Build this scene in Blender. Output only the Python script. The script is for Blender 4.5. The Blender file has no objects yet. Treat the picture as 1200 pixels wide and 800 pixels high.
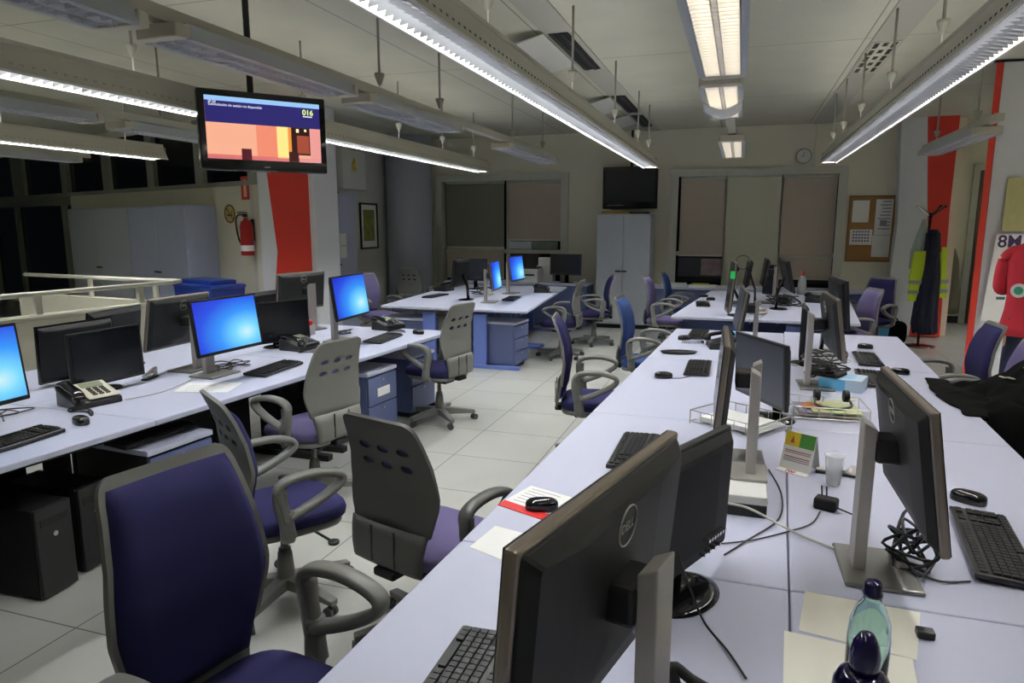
import bpy, bmesh, math, random
from mathutils import Vector, Matrix, noise
from mathutils.geometry import delaunay_2d_cdt
random.seed(7)
R = math.radians; PI = math.pi
sc = bpy.context.scene; col = sc.collection
# ------------------------------------------------ camera, world, exposure
cd = bpy.data.cameras.new('camera'); cam = bpy.data.objects.new('camera', cd); col.objects.link(cam)
YAW, PITCH = .3194, .168
fwd = Vector((-math.sin(YAW)*math.cos(PITCH), math.cos(YAW)*math.cos(PITCH), -math.sin(PITCH)))
cam.location = (0, 0, 1.72)
cam.rotation_euler = fwd.to_track_quat('-Z', 'Y').to_euler()
cd.sensor_width = 36; cd.lens = 36*805/1200; cd.clip_start = .05; cd.clip_end = 80
cd.dof.use_dof = False
sc.camera = cam
w = bpy.data.worlds.new('world'); sc.world = w; w.use_nodes = True
w.node_tree.nodes['Background'].inputs[0].default_value = (.30, .36, .45, 1)
w.node_tree.nodes['Background'].inputs[1].default_value = .02
sc.view_settings.view_transform = 'Standard'; sc.view_settings.look = 'None'
sc.view_settings.gamma = 1; sc.view_settings.use_curve_mapping = False
sc.view_settings.exposure = 0.0
TUBE = 162            # radiance of the lit fluorescent tubes
UP = 3.8             # radiance of the strip added on the rails to brighten the ceiling
SCREEN = 1.0

# ------------------------------------------------ materials
MATS = {}
def mat(name, c, rough=.5, metal=0., noise_amt=0., nscale=20., spec=.5, emit=None, estr=0., alpha=None, trans=0., bump=0., bscale=200., coat=0.):
    if name in MATS: return MATS[name]
    m = bpy.data.materials.new(name); m.use_nodes = True; nt = m.node_tree; b = nt.nodes['Principled BSDF']
    b.inputs['Base Color'].default_value = (*c, 1); b.inputs['Roughness'].default_value = rough
    b.inputs['Metallic'].default_value = metal; b.inputs['Specular IOR Level'].default_value = spec
    b.inputs['Coat Weight'].default_value = coat
    if trans: b.inputs['Transmission Weight'].default_value = trans
    if alpha is not None: b.inputs['Alpha'].default_value = alpha
    if emit: b.inputs['Emission Color'].default_value = (*emit, 1); b.inputs['Emission Strength'].default_value = estr
    tc = nt.nodes.new('ShaderNodeTexCoord')
    if noise_amt:
        n = nt.nodes.new('ShaderNodeTexNoise'); n.inputs['Scale'].default_value = nscale; n.inputs['Detail'].default_value = 4
        nt.links.new(tc.outputs['Object'], n.inputs['Vector'])
        mr = nt.nodes.new('ShaderNodeMapRange'); mr.inputs[3].default_value = 1-noise_amt; mr.inputs[4].default_value = 1+noise_amt
        nt.links.new(n.outputs[0], mr.inputs[0])
        mx = nt.nodes.new('ShaderNodeMix'); mx.data_type = 'RGBA'; mx.blend_type = 'MULTIPLY'; mx.inputs[0].default_value = 1
        mx.inputs[6].default_value = (*c, 1); nt.links.new(mr.outputs[0], mx.inputs[7]); nt.links.new(mx.outputs[2], b.inputs['Base Color'])
    if bump:
        n = nt.nodes.new('ShaderNodeTexNoise'); n.inputs['Scale'].default_value = bscale
        nt.links.new(tc.outputs['Object'], n.inputs['Vector'])
        bp = nt.nodes.new('ShaderNodeBump'); bp.inputs['Strength'].default_value = bump; bp.inputs['Distance'].default_value = .002
        nt.links.new(n.outputs[0], bp.inputs['Height']); nt.links.new(bp.outputs[0], b.inputs['Normal'])
    MATS[name] = m; return m
def brickmat(name, c1, c2, cm, wd, ht, mortar, rough, loc=(0, 0, 0), offset=0., rot=0., spec=.4):
    m = mat(name, c1, rough, spec=spec); nt = m.node_tree; b = nt.nodes['Principled BSDF']
    tc = nt.nodes.new('ShaderNodeTexCoord'); mp = nt.nodes.new('ShaderNodeMapping'); mp.inputs['Location'].default_value = loc; mp.inputs['Rotation'].default_value = (0, 0, rot)
    br = nt.nodes.new('ShaderNodeTexBrick'); br.offset = offset; br.squash = 1
    br.inputs['Color1'].default_value = (*c1, 1); br.inputs['Color2'].default_value = (*c2, 1); br.inputs['Mortar'].default_value = (*cm, 1)
    br.inputs['Scale'].default_value = 1; br.inputs['Mortar Size'].default_value = mortar; br.inputs['Mortar Smooth'].default_value = 0
    br.inputs['Brick Width'].default_value = wd; br.inputs['Row Height'].default_value = ht
    nt.links.new(tc.outputs['Object'], mp.inputs[0]); nt.links.new(mp.outputs[0], br.inputs[0]); 
    n = nt.nodes.new('ShaderNodeTexNoise'); n.inputs['Scale'].default_value = 2.2; n.inputs['Detail'].default_value = 5
    nt.links.new(tc.outputs['Object'], n.inputs['Vector'])
    mr = nt.nodes.new('ShaderNodeMapRange'); mr.inputs[3].default_value = .9; mr.inputs[4].default_value = 1.1; nt.links.new(n.outputs[0], mr.inputs[0])
    mx = nt.nodes.new('ShaderNodeMix'); mx.data_type = 'RGBA'; mx.blend_type = 'MULTIPLY'; mx.inputs[0].default_value = 1
    nt.links.new(br.outputs[0], mx.inputs[6]); nt.links.new(mr.outputs[0], mx.inputs[7]); nt.links.new(mx.outputs[2], b.inputs['Base Color'])
    return m
M_floor = brickmat('pale_floor_tile', (.50, .50, .46), (.47, .47, .435), (.12, .12, .11), .66, .655, .0035, .32, (1.99+6.6*3, -3.96+.655*20, 0))
M_ceil = brickmat('ceiling_panel', (.62, .61, .50), (.60, .59, .485), (.27, .27, .22), 1.32, 2.6, .006, .6, (.4, .9, 0), .0)
M_wall = mat('cream_wall', (.76, .73, .58), .75, noise_amt=.05, nscale=1.5)
M_grey_wall = mat('grey_wall', (.60, .60, .56), .75, noise_amt=.04, nscale=1.5)
M_trim = mat('window_trim_paint', (.58, .59, .50), .5)
M_bluegrey = mat('blue_grey_column_paint', (.50, .53, .60), .5)
M_black_glass = mat('night_glass', (.004, .005, .007), .08)
M_blind = mat('taupe_roller_blind', (.50, .43, .34), .8, noise_amt=.04, nscale=8)
M_blind_dark = mat('dark_roller_blind', (.22, .225, .17), .8)
M_blind_green = mat('pale_green_blind', (.62, .61, .46), .8)
M_desk = mat('lavender_desk_laminate', (.56, .58, .72), .38, noise_amt=.015, nscale=30)
M_desk_edge = mat('desk_edge_band', (.55, .55, .64), .45)
M_blue = mat('blue_desk_steel', (.075, .105, .25), .45)
M_blue_light = mat('bright_blue_panel', (.15, .22, .60), .45)
M_blue_drawer = mat('drawer_blue', (.095, .12, .25), .45)
M_cabinet = mat('lavender_cabinet_steel', (.46, .50, .64), .45)
M_cabinet_pale = mat('pale_cabinet_steel', (.48, .51, .55), .45)
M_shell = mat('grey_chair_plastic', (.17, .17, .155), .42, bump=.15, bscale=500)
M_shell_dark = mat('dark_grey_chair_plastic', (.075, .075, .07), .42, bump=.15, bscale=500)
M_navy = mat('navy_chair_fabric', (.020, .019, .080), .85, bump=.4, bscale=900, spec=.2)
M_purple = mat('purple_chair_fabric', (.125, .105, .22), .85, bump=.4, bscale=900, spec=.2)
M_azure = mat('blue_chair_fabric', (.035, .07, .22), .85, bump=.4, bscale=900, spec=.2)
M_black = mat('black_plastic', (.010, .010, .011), .35)
M_black_gloss = mat('glossy_black_plastic', (.006, .006, .007), .08)
M_black_soft = mat('soft_black_plastic', (.008, .008, .009), .6, spec=.3)
M_anthracite = mat('anthracite_plastic', (.016, .0165, .016), .5, spec=.35)
M_rim = mat('brushed_bezel', (.28, .24, .20), .35, metal=.8)
M_silver = mat('silver_plastic', (.42, .40, .37), .38, metal=.35)
M_silver_base = mat('grey_metal_base', (.23, .225, .21), .35, metal=.5)
M_silver_top = mat('pale_silver_plastic', (.55, .54, .50), .4)
M_chrome = mat('chrome', (.7, .7, .7), .15, metal=1)
M_key = mat('keycap_black', (.009, .009, .010), .4, spec=.35)
M_white = mat('white_paper', (.90, .90, .87), .8)
M_whitep = mat('white_plastic', (.72, .72, .68), .4)
M_beige = mat('beige_plastic', (.58, .54, .43), .45)
M_housing = mat('cream_luminaire_metal', (.50, .48, .40), .45)
M_housing_grey = mat('grey_luminaire_metal', (.42, .45, .47), .4)
M_louvre = mat('polished_louvre', (.84, .85, .88), .30, metal=.45)
M_louvre_dark = mat('darkened_louvre', (.045, .047, .052), .30)  # white blades coloured near black to hold down their glare
M_tube = mat('lit_tube', (1, 1, 1), .5, emit=(.94, .965, 1.0), estr=TUBE)
M_tube_low = mat('weaker_lit_tube', (1, 1, 1), .5, emit=(.97, .96, 1.0), estr=TUBE*.6)
M_tube_high = mat('stronger_lit_tube', (1, 1, 1), .5, emit=(.94, .965, 1.0), estr=TUBE*1.7)
M_tube_near = mat('added_near_tube', (1, 1, 1), .5, emit=(1, .95, .88), estr=15)  # tube of the lamp added over the near desks
M_uplight = mat('added_uplight', (1, 1, 1), .5, emit=(.98, .97, .93), estr=UP)  # glow of the added strip that lifts the ceiling
M_tube_dim = mat('warm_tube', (.9, .85, .7), .5, emit=(1, .84, .60), estr=4.5)
M_tube_off = mat('unlit_tube', (.8, .8, .78), .3)
M_red = mat('red_paint', (.62, .035, .02), .45)
M_redp = mat('red_plastic', (.75, .03, .03), .4)
M_cladding = mat('white_column_cladding', (.74, .75, .78), .45)
M_cork = mat('cork', (.36, .19, .055), .9, noise_amt=.25, nscale=90)
M_cork_frame = mat('cork_frame_wood', (.22, .11, .04), .6)
M_ink = mat('black_ink', (.02, .02, .03), .7)
M_ink_blue = mat('blue_ink', (.10, .10, .32), .7)
M_ink_grey = mat('grey_ink', (.35, .35, .37), .7)
M_ink_red = mat('red_ink', (.55, .06, .06), .7)
M_yellow = mat('yellow_print', (.80, .62, .03), .6)
M_green = mat('green_print', (.08, .30, .05), .6)
M_hivis = mat('hi_vis_yellow', (.62, .80, .03), .7)
M_reflect = mat('reflective_tape', (.38, .40, .38), .35)
M_coat_navy = mat('navy_cloth', (.008, .010, .028), .9)
M_coat_black = mat('black_cloth', (.004, .004, .004), 1, spec=.1)
M_coat_green = mat('pale_green_cloth', (.45, .55, .46), .9)
M_sweater = mat('red_knit', (.52, .02, .04), .85, bump=.5, bscale=600)
M_jeans = mat('dark_denim', (.012, .018, .05), .85)
M_skin = mat('skin', (.55, .30, .21), .55)
M_hair = mat('brown_hair', (.04, .022, .012), .6)
M_khaki = mat('khaki_cloth', (.15, .14, .09), .9)
M_blue_bin = mat('blue_bin_plastic', (.015, .05, .32), .35)
M_azure_bin = mat('light_blue_plastic', (.08, .38, .62), .35)
M_wire = mat('wire_steel', (.55, .54, .48), .3, metal=.9)
M_cable_w = mat('white_cable', (.55, .55, .48), .5)
M_aqua = mat('aqua_glass', (.78, .985, .97), .03, trans=1.)
M_bottle_dark = mat('dark_blue_gloss', (.008, .006, .05), .08)
M_clear = mat('clear_plastic', (.95, .97, .98), .12, alpha=.30)
M_water = mat('pale_water', (.96, .98, .99), .02, trans=1.)
M_green_tape = mat('green_tape', (.03, .65, .16), .5)
M_poster_y = mat('yellowed_poster', (.50, .48, .22), .8, noise_amt=.15, nscale=12)
M_art = mat('landscape_print', (.25, .27, .06), .7, noise_amt=.6, nscale=9)
M_rubber = mat('castor_rubber', (.05, .05, .05), .5)
M_darkred_base = mat('dark_red_lacquer', (.05, .008, .01), .2)

def ramp_emit(name, stops, strength, fac='grad'):
    m = bpy.data.materials.new(name); m.use_nodes = True; nt = m.node_tree; b = nt.nodes['Principled BSDF']
    tc = nt.nodes.new('ShaderNodeTexCoord'); b.inputs['Base Color'].default_value = (.01, .01, .012, 1); b.inputs['Roughness'].default_value = .25
    vm = nt.nodes.new('ShaderNodeVectorMath'); vm.operation = 'DISTANCE'; vm.inputs[1].default_value = (.22, .0, .28)
    fl = nt.nodes.new('ShaderNodeVectorMath'); fl.operation = 'MULTIPLY'; fl.inputs[1].default_value = (1, 0, 1)
    nt.links.new(tc.outputs['Generated'], fl.inputs[0]); nt.links.new(fl.outputs[0], vm.inputs[0])
    r = nt.nodes.new('ShaderNodeValToRGB'); e = r.color_ramp.elements
    e[0].position = stops[0][0]; e[0].color = (*stops[0][1], 1); e[1].position = stops[-1][0]; e[1].color = (*stops[-1][1], 1)
    for p, c in stops[1:-1]:
        k = e.new(p); k.color = (*c, 1)
    nt.links.new(vm.outputs['Value'], r.inputs[0]); nt.links.new(r.outputs[0], b.inputs['Emission Color']); b.inputs['Emission Strength'].default_value = strength
    return m
M_screen_on = ramp_emit('lit_blue_screen', [(0, (.62, .90, .95)), (.18, (.20, .70, .98)), (.45, (.035, .30, .95)), (.75, (.02, .08, .78)), (1, (.015, .035, .60))], SCREEN)
M_screen_off = mat('dark_screen', (.012, .013, .018), .22)
M_screen_greyblue = mat('dull_screen', (.045, .05, .062), .35)
def emat(name, c, s): return mat(name, (.01, .01, .01), .3, emit=c, estr=s)

# ------------------------------------------------ mesh helpers
def tag(o, label=None, cat=None, group=None, kind=None):
    if label: o['label'] = label
    if cat: o['category'] = cat
    if group: o['group'] = group
    if kind: o['kind'] = kind
    return o
def obj(name, bm, m, parent=None, smooth=False, bevel=0., seg=2, loc=None):
    me = bpy.data.meshes.new(name); bmesh.ops.recalc_face_normals(bm, faces=bm.faces); bm.to_mesh(me); bm.free()
    ms = m if isinstance(m, (list, tuple)) else [m]
    for x in ms: me.materials.append(x)
    o = bpy.data.objects.new(name, me); col.objects.link(o)
    if parent: o.parent = parent
    if loc: o.location = loc
    if smooth:
        for p in me.polygons: p.use_smooth = True
    if bevel:
        b = o.modifiers.new('bevel', 'BEVEL'); b.width = bevel; b.segments = seg; b.limit_method = 'ANGLE'; b.angle_limit = R(40)
        b.harden_normals = False
    return o
def thing(name, label, cat, loc=(0, 0, 0), rot=0., group=None):
    o = bpy.data.objects.new(name, None); col.objects.link(o); o.location = loc; o.rotation_euler = (0, 0, rot)
    o.empty_display_size = .1
    return tag(o, label, cat, group)
def structure(o): o['kind'] = 'structure'; return o
KIDS = {}
def kids(o): return [c for c in bpy.data.objects if c.parent == o]
def dup(o, loc, rot=None, label=None, group=None, scale=None, parent=None, swap=None):
    c = o.copy(); col.objects.link(c)
    if parent is None:
        c.location = loc
        if rot is not None: c.rotation_euler = (0, 0, rot)
        if scale: c.scale = scale
        if label: c['label'] = label
        if group: c['group'] = group
    else: c.parent = parent
    if swap and o.type == 'MESH' and o.data.materials and o.data.materials[0] in swap:
        c.data = o.data.copy(); c.data.materials[0] = swap[o.data.materials[0]]
    if o.name not in KIDS: KIDS[o.name] = kids(o)
    for k in KIDS[o.name]: dup(k, None, parent=c, swap=swap)
    return c
def B(): return bmesh.new()
def box(bm, c, s, M=None, mi=0):
    r = bmesh.ops.create_cube(bm, size=1); vs = r['verts']
    for v in vs: v.co = Vector((v.co.x*s[0]+c[0], v.co.y*s[1]+c[1], v.co.z*s[2]+c[2]))
    if M:
        for v in vs: v.co = M @ v.co
    if mi:
        for f in set(f for v in vs for f in v.link_faces): f.material_index = mi
    return vs
def bx(x0, x1, y0, y1, z0, z1, bm=None, mi=0):
    bm = bm or B(); box(bm, ((x0+x1)/2, (y0+y1)/2, (z0+z1)/2), (abs(x1-x0), abs(y1-y0), abs(z1-z0)), mi=mi); return bm
def frame_from(d):
    d = d.normalized(); up = Vector((0, 0, 1)) if abs(d.z) < .95 else Vector((0, 1, 0))
    a = d.cross(up).normalized(); return a, a.cross(d)
def cyl(bm, p, q, r, r2=None, n=12):
    p = Vector(p); q = Vector(q); r2 = r if r2 is None else r2; a, b = frame_from(q-p); A = []; Bv = []
    for i in range(n):
        t = 2*PI*i/n; d = a*math.cos(t)+b*math.sin(t); A.append(bm.verts.new(p+d*r)); Bv.append(bm.verts.new(q+d*r2))
    for i in range(n): bm.faces.new((A[i], A[(i+1) % n], Bv[(i+1) % n], Bv[i]))
    bm.faces.new(A[::-1]); bm.faces.new(Bv)
def lathe(bm, prof, n=20, c=(0, 0, 0)):
    rings = []
    for r, z in prof:
        if r < 1e-5: rings.append([bm.verts.new((c[0], c[1], c[2]+z))])
        else: rings.append([bm.verts.new((c[0]+r*math.cos(2*PI*i/n), c[1]+r*math.sin(2*PI*i/n), c[2]+z)) for i in range(n)])
    for a, b in zip(rings, rings[1:]):
        for i in range(n):
            j = (i+1) % n
            if len(a) == 1 and len(b) > 1: bm.faces.new((a[0], b[i], b[j]))
            elif len(b) == 1 and len(a) > 1: bm.faces.new((a[i], a[j], b[0]))
            elif len(a) > 1: bm.faces.new((a[i], a[j], b[j], b[i]))
    if len(rings[0]) > 1: bm.faces.new(rings[0][::-1])
    if len(rings[-1]) > 1: bm.faces.new(rings[-1])
def prism(bm, pts, z0, z1, mi=0):
    a = [bm.verts.new((x, y, z0)) for x, y in pts]; b = [bm.verts.new((x, y, z1)) for x, y in pts]; n = len(pts)
    fs = [bm.faces.new(a[::-1]), bm.faces.new(b)]+[bm.faces.new((a[i], a[(i+1) % n], b[(i+1) % n], b[i])) for i in range(n)]
    for f in fs: f.material_index = mi
def smoothpath(pts, k=6, closed=False):
    pts = [Vector(p) for p in pts]; out = []; n = len(pts)
    rng = range(n if closed else n-1)
    for i in rng:
        p0 = pts[(i-1) % n] if closed or i > 0 else pts[0]; p1 = pts[i]; p2 = pts[(i+1) % n]
        p3 = pts[(i+2) % n] if closed or i+2 < n else pts[-1]
        for j in range(k):
            t = j/k; out.append(.5*((2*p1)+(p2-p0)*t+(2*p0-5*p1+4*p2-p3)*t*t+(3*p1-p0-3*p2+p3)*t**3))
    if not closed: out.append(pts[-1])
    return out
def sweep(bm, path, ra, rb=None, lateral=None, n=8, closed=False, taper=None):
    rb = rb or ra; rings = []; N = len(path)
    for i, p in enumerate(path):
        if closed: d = path[(i+1) % N]-path[i-1]
        else: d = path[min(i+1, N-1)]-path[max(i-1, 0)]
        if d.length < 1e-9: d = Vector((0, 0, 1))
        if lateral is not None: a = Vector(lateral); b = d.normalized().cross(a).normalized()
        else: a, b = frame_from(d)
        s = taper(i/(N-1)) if taper else 1
        ring = []
        for k in range(n):
            t = 2*PI*(k+.5)/n; c_, s_ = math.cos(t), math.sin(t)
            if lateral is not None:
                e = .6; c_ = math.copysign(abs(c_)**e, c_); s_ = math.copysign(abs(s_)**e, s_)
            ring.append(bm.verts.new(p+a*c_*ra*s+b*s_*rb*s))
        rings.append(ring)
    for i in range(N if closed else N-1):
        A, C_ = rings[i], rings[(i+1) % N]
        for k in range(n): bm.faces.new((A[k], A[(k+1) % n], C_[(k+1) % n], C_[k]))
    if not closed: bm.faces.new(rings[0][::-1]); bm.faces.new(rings[-1])
def cable(name, pts, r, m, label, group=None, k=8):
    bm = B(); sweep(bm, smoothpath(pts, k), r, n=6); o = obj(name, bm, m, smooth=True)
    return tag(o, label, 'cable', group)
def pillow(bm, w, d, h, M, e=.35, n=14, puff=1.):
    # rounded slab: superellipse footprint, domed both sides
    rings = 6; top = []
    vs = {}
    for s in (1, -1):
        for r in range(rings+1):
            f = r/rings; rr = math.sin(f*PI/2)**.6 if r else 0; zz = math.cos(f*PI/2)**.5*h/2 if r < rings else 0
            row = []
            if s == -1 and r == rings: row = vs[(1, rings)]
            else:
                for i in range(n*2):
                    t = 2*PI*i/(n*2); c_, s_ = math.cos(t), math.sin(t)
                    x = math.copysign(abs(c_)**e, c_)*w/2*rr; y = math.copysign(abs(s_)**e, s_)*d/2*rr
                    row.append(bm.verts.new(M @ Vector((x, y, s*zz*(puff if s == 1 else 1)))))
                    if r == 0: break
            vs[(s, r)] = row
        for r in range(rings):
            a, b = vs[(s, r)], vs[(s, r+1)]; m_ = n*2
            for i in range(m_):
                j = (i+1) % m_
                if len(a) == 1: bm.faces.new((a[0], b[i], b[j]) if s == 1 else (a[0], b[j], b[i]))
                else: bm.faces.new((a[i], b[i], b[j], a[j]) if s == 1 else (a[i], a[j], b[j], b[i]))
def text_obj(name, s, size, m, parent=None, M=None, depth=.0008, align='LEFT', bold=0.):
    cu = bpy.data.curves.new(name, 'FONT'); cu.body = s; cu.size = size; cu.extrude = depth; cu.align_x = align; cu.offset = bold
    t = bpy.data.objects.new(name+'_tmp', cu); col.objects.link(t)
    dg = bpy.context.evaluated_depsgraph_get(); me = bpy.data.meshes.new_from_object(t.evaluated_get(dg))
    bpy.data.objects.remove(t); me.name = name; me.materials.clear(); me.materials.append(m)
    if M: me.transform(M)
    o = bpy.data.objects.new(name, me); col.objects.link(o)
    if parent: o.parent = parent
    return o
FACE_Y = Matrix(((-1, 0, 0, 0), (0, 0, 1, 0), (0, 1, 0, 0), (0, 0, 0, 1)))   # text readable from +Y side
FACE_NY = Matrix(((1, 0, 0, 0), (0, 0, -1, 0), (0, 1, 0, 0), (0, 0, 0, 1)))  # text readable from -Y side
T = Matrix.Translation

# ================================================ STRUCTURE
structure(obj('floor', bx(-17, 6.5, -1.5, 16, -.1, 0), M_floor))
structure(obj('ceiling', bx(-17, 6.5, -1.5, 16, 3.3, 3.4), M_ceil))
# back wall with two window openings
WY = 12.2
bm = B()
for a in ((-6.6, -5.42, 0, 3.3), (-5.42, -2.97, 0, .62), (-5.42, -2.97, 2.62, 3.3), (-2.97, -1.19, 0, 3.3), (-1.19, 1.54, 0, .62), (-1.19, 1.54, 2.62, 3.3), (1.54, 3.1, 0, 3.3)):
    bx(a[0], a[1], WY, WY+.25, a[2], a[3], bm)
structure(obj('wall_back', bm, M_wall))
structure(obj('wall_left', bx(-6.55, -6.3, 8.15, WY+.1, 0, 3.3), M_grey_wall))
structure(obj('wall_front', bx(-17, 6.5, -1.5, -1.3, 0, 3.3), M_wall))
structure(obj('wall_right', bx(6.2, 6.4, -1.5, 16, 0, 3.3), M_wall))
structure(obj('wall_far_right', bx(3.0, 6.3, 14, 14.2, 0, 3.3), M_wall))
structure(obj('wall_alcove', bx(2.97, 3.1, 12.3, 14.1, 0, 3.3), M_wall))
# door frame on the far right wall
bm = B(); bx(3.72, 3.82, 13.96, 14.0, 0, 2.75, bm); bx(3.82, 4.9, 13.96, 14.0, 2.65, 2.75, bm); bx(4.8, 4.9, 13.96, 14.0, 0, 2.75, bm)
structure(obj('trim_1', bm, M_trim))
structure(obj('door_1', bx(3.83, 4.79, 13.97, 14.0, 0, 2.64), mat('brown_door', (.13, .09, .06), .6)))
structure(obj('baseboard_right', bx(3.1, 3.72, 13.97, 14, 0, .12), M_black_soft))
structure(obj('baseboard_back', bx(-2.97, 2.2, WY-.02, WY, 0, .08), M_black_soft))
# left wall, slanted, with high dark windows
LD = Vector((-.9453, .3262, 0)); LN = Vector((-.3262, -.9453, 0)); LP = Vector((-7.42, 8.47, 0))
def LM(s, off=0.): return LP+LD*s+LN*off
def lwall(bm, s0, s1, z0, z1, t0=0., t1=-.2):
    a, b, c, d = LM(s0, t0), LM(s1, t0), LM(s1, t1), LM(s0, t1)
    prism(bm, [(p.x, p.y) for p in (a, b, c, d)], z0, z1)
bm = B(); lwall(bm, -1.25, 5.2, 0, 2.3); lwall(bm, 5.2, 10, 0, .05); lwall(bm, -1.25, 10, 3.2, 3.3)
structure(obj('wall_left_far', bm, M_wall))
bm = B(); lwall(bm, 5.2, 10, 2.1, 2.3, .02, -.1)
for s0, s1 in ((-1.25, -.9), (.28, .5), (1.78, 2.01), (3.43, 3.67), (5.22, 5.5), (7.47, 8.12), (9.6, 9.9)): lwall(bm, s0, s1, 2.3, 3.25, .02, -.1)
for s0 in (5.5, 8.06, 9.7): lwall(bm, s0, s0+.14, 0, 2.2, .02, -.1)
lwall(bm, -1.25, 10, 2.27, 2.33, .04, -.1)
structure(obj('trim_2', bm, mat('dim_grey_mullion', (.26, .27, .22), .6)))
bm = B(); lwall(bm, -1.25, 10, 2.3, 3.25, -.05, -.08); structure(obj('window_1', bm, M_black_glass))
bm = B(); lwall(bm, 5.2, 10, .02, 2.2, -.05, -.08); structure(obj('window_2', bm, M_black_glass))
# window frames and blinds, back wall
def window(n, x0, x1, div):
    bm = B(); t = .13
    bx(x0, x1, WY-.05, WY, 2.52, 2.64, bm); bx(x1-t, x1, WY-.05, WY, .62, 2.52, bm); bx(x0, x0+t, WY-.05, WY, .62, 2.52, bm)
    o = structure(obj('window_%d' % n, bm, M_trim))
    bm = B(); 
    for x in div: bx(x-.03, x+.03, WY+.10, WY+.16, .62, 2.6, bm)
    bx(x0+.1, x1-.1, WY+.06, WY+.14, 1.20, 1.27, bm)
    obj('mullion', bm, M_trim, o)
    obj('pane', bx(x0+.05, x1-.05, WY+.17, WY+.18, .62, 2.6), M_black_glass, o)
    return o
w3 = window(3, -5.55, -2.97, (-4.15,)); w4 = window(4, -1.19, 1.54, (-.27, .59))
def blind(x0, x1, z0, z1, y, m, label, grp=None):
    t = thing('roller_blind', label, 'blind', ((x0+x1)/2, y, z1), 0, grp); hw = (x1-x0)/2; h = z1-z0
    obj('fabric', bx(-hw, hw, -.004, .004, -h, 0), m, t)
    bm = B(); cyl(bm, (-hw, 0, .0), (hw, 0, .0), .03); obj('roller_tube', bm, M_trim, t, smooth=True)
    obj('bottom_bar', bx(-hw, hw, -.012, .012, -h-.03, -h), M_trim, t, bevel=.004)
blind(-5.36, -4.2, 1.32, 2.5, WY+.04, M_blind_dark, 'dark olive roller blind in left half of the left window', None)
blind(-4.12, -3.12, 1.46, 2.5, WY+.04, M_blind, 'taupe roller blind in right half of the left window')
blind(-5.36, -4.2, .75, 1.28, WY+.02, M_blind, 'short taupe blind under the dark one, behind the left back counter')
blind(-1.02, -.29, 1.22, 2.5, WY+.04, M_blind, 'pinkish taupe roller blind left of the pale middle blind')
blind(-.27, .57, .72, 2.52, WY+.0, M_blind_green, 'pale greenish middle blind hanging almost to the counter')
blind(.60, 1.405, 1.22, 2.5, WY+.04, M_blind, 'taupe roller blind beside the cork board')
blind(.60, 1.405, .86, 1.2, WY+.04, M_blind, 'short lower taupe blind behind the water bottle, window nearest the cork board')
# back-left round column
bm = B(); lathe(bm, [(.42, 0), (.42, 3.3)], 40, (-5.88, 11.72, 0)); structure(obj('column_1', bm, M_bluegrey, smooth=False))
for p in bpy.data.objects['column_1'].data.polygons: p.use_smooth = abs(p.normal.z) < .5
# red and white left pillar
def pillar_left():
    bm = B(); bx(-6.32, -5.42, 8.02, 8.6, 0, 3.3, bm); structure(obj('column_2', bm, M_cladding, bevel=.02))
    bm = B(); y = 8.012
    pts = [(-6.12, 3.3), (-5.50, 3.3), (-5.50, 0), (-6.22, 0), (-6.04, 1.36), (-6.17, 2.7)]
    a = [bm.verts.new((x, y, z)) for x, z in pts]; b = [bm.verts.new((x, y+.02, z)) for x, z in pts]
    bm.faces.new(a); bm.faces.new(b[::-1])
    for i in range(len(pts)): bm.faces.new((a[i], a[(i+1) % 6], b[(i+1) % 6], b[i]))
    structure(obj('trim_3', bm, M_red))
pillar_left()
# white and red far right column with flared cladding
def slab(pts, y, d, m, name):
    bm = B(); a = [bm.verts.new((x, y, z)) for x, z in pts]; b = [bm.verts.new((x, y+d, z)) for x, z in pts]; n = len(pts)
    bm.faces.new(a); bm.faces.new(b[::-1])
    for i in range(n): bm.faces.new((a[i], a[(i+1) % n], b[(i+1) % n], b[i]))
    return obj(name, bm, m)
structure(slab([(2.18, 3.3), (2.52, 3.3), (2.62, 2.1), (2.66, 1.7), (2.55, .02), (2.27, .02), (2.22, 1.0), (2.25, 1.75)], 11.97, .3, M_cladding, 'column_3'))
structure(slab([(2.50, 3.3), (2.94, 3.3), (2.93, 2.0), (2.97, .02), (2.5, .02), (2.64, 1.7), (2.60, 2.2)], 11.975, .3, M_red, 'trim_4'))
# big white column near right with red edge
def big_column():
    bm = B()
    # footprint arcs: flat red edge then curved white face
    prof = []
    for i in range(15):
        t = i/14; prof.append((2.34+t*1.5, 8.2+.25*(t**1.6)))
    back = [(3.84, 9.6), (2.80, 9.6)]
    prism(bm, prof+back, 0, 3.3); structure(obj('column_4', bm, M_cladding))
    bm = B(); prism(bm, [(2.27, 8.17), (2.33, 8.185), (2.38, 8.3), (2.32, 8.3)], 0, 3.3); structure(obj('trim_5', bm, M_red))
    bm = B(); pts = [(2.24+.12*i, 8.15+.20*(i/12)**1.6, 3.285) for i in range(13)]; sweep(bm, [Vector(p) for p in pts], .012); structure(obj('trim_6', bm, M_black_soft))
big_column()
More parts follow.
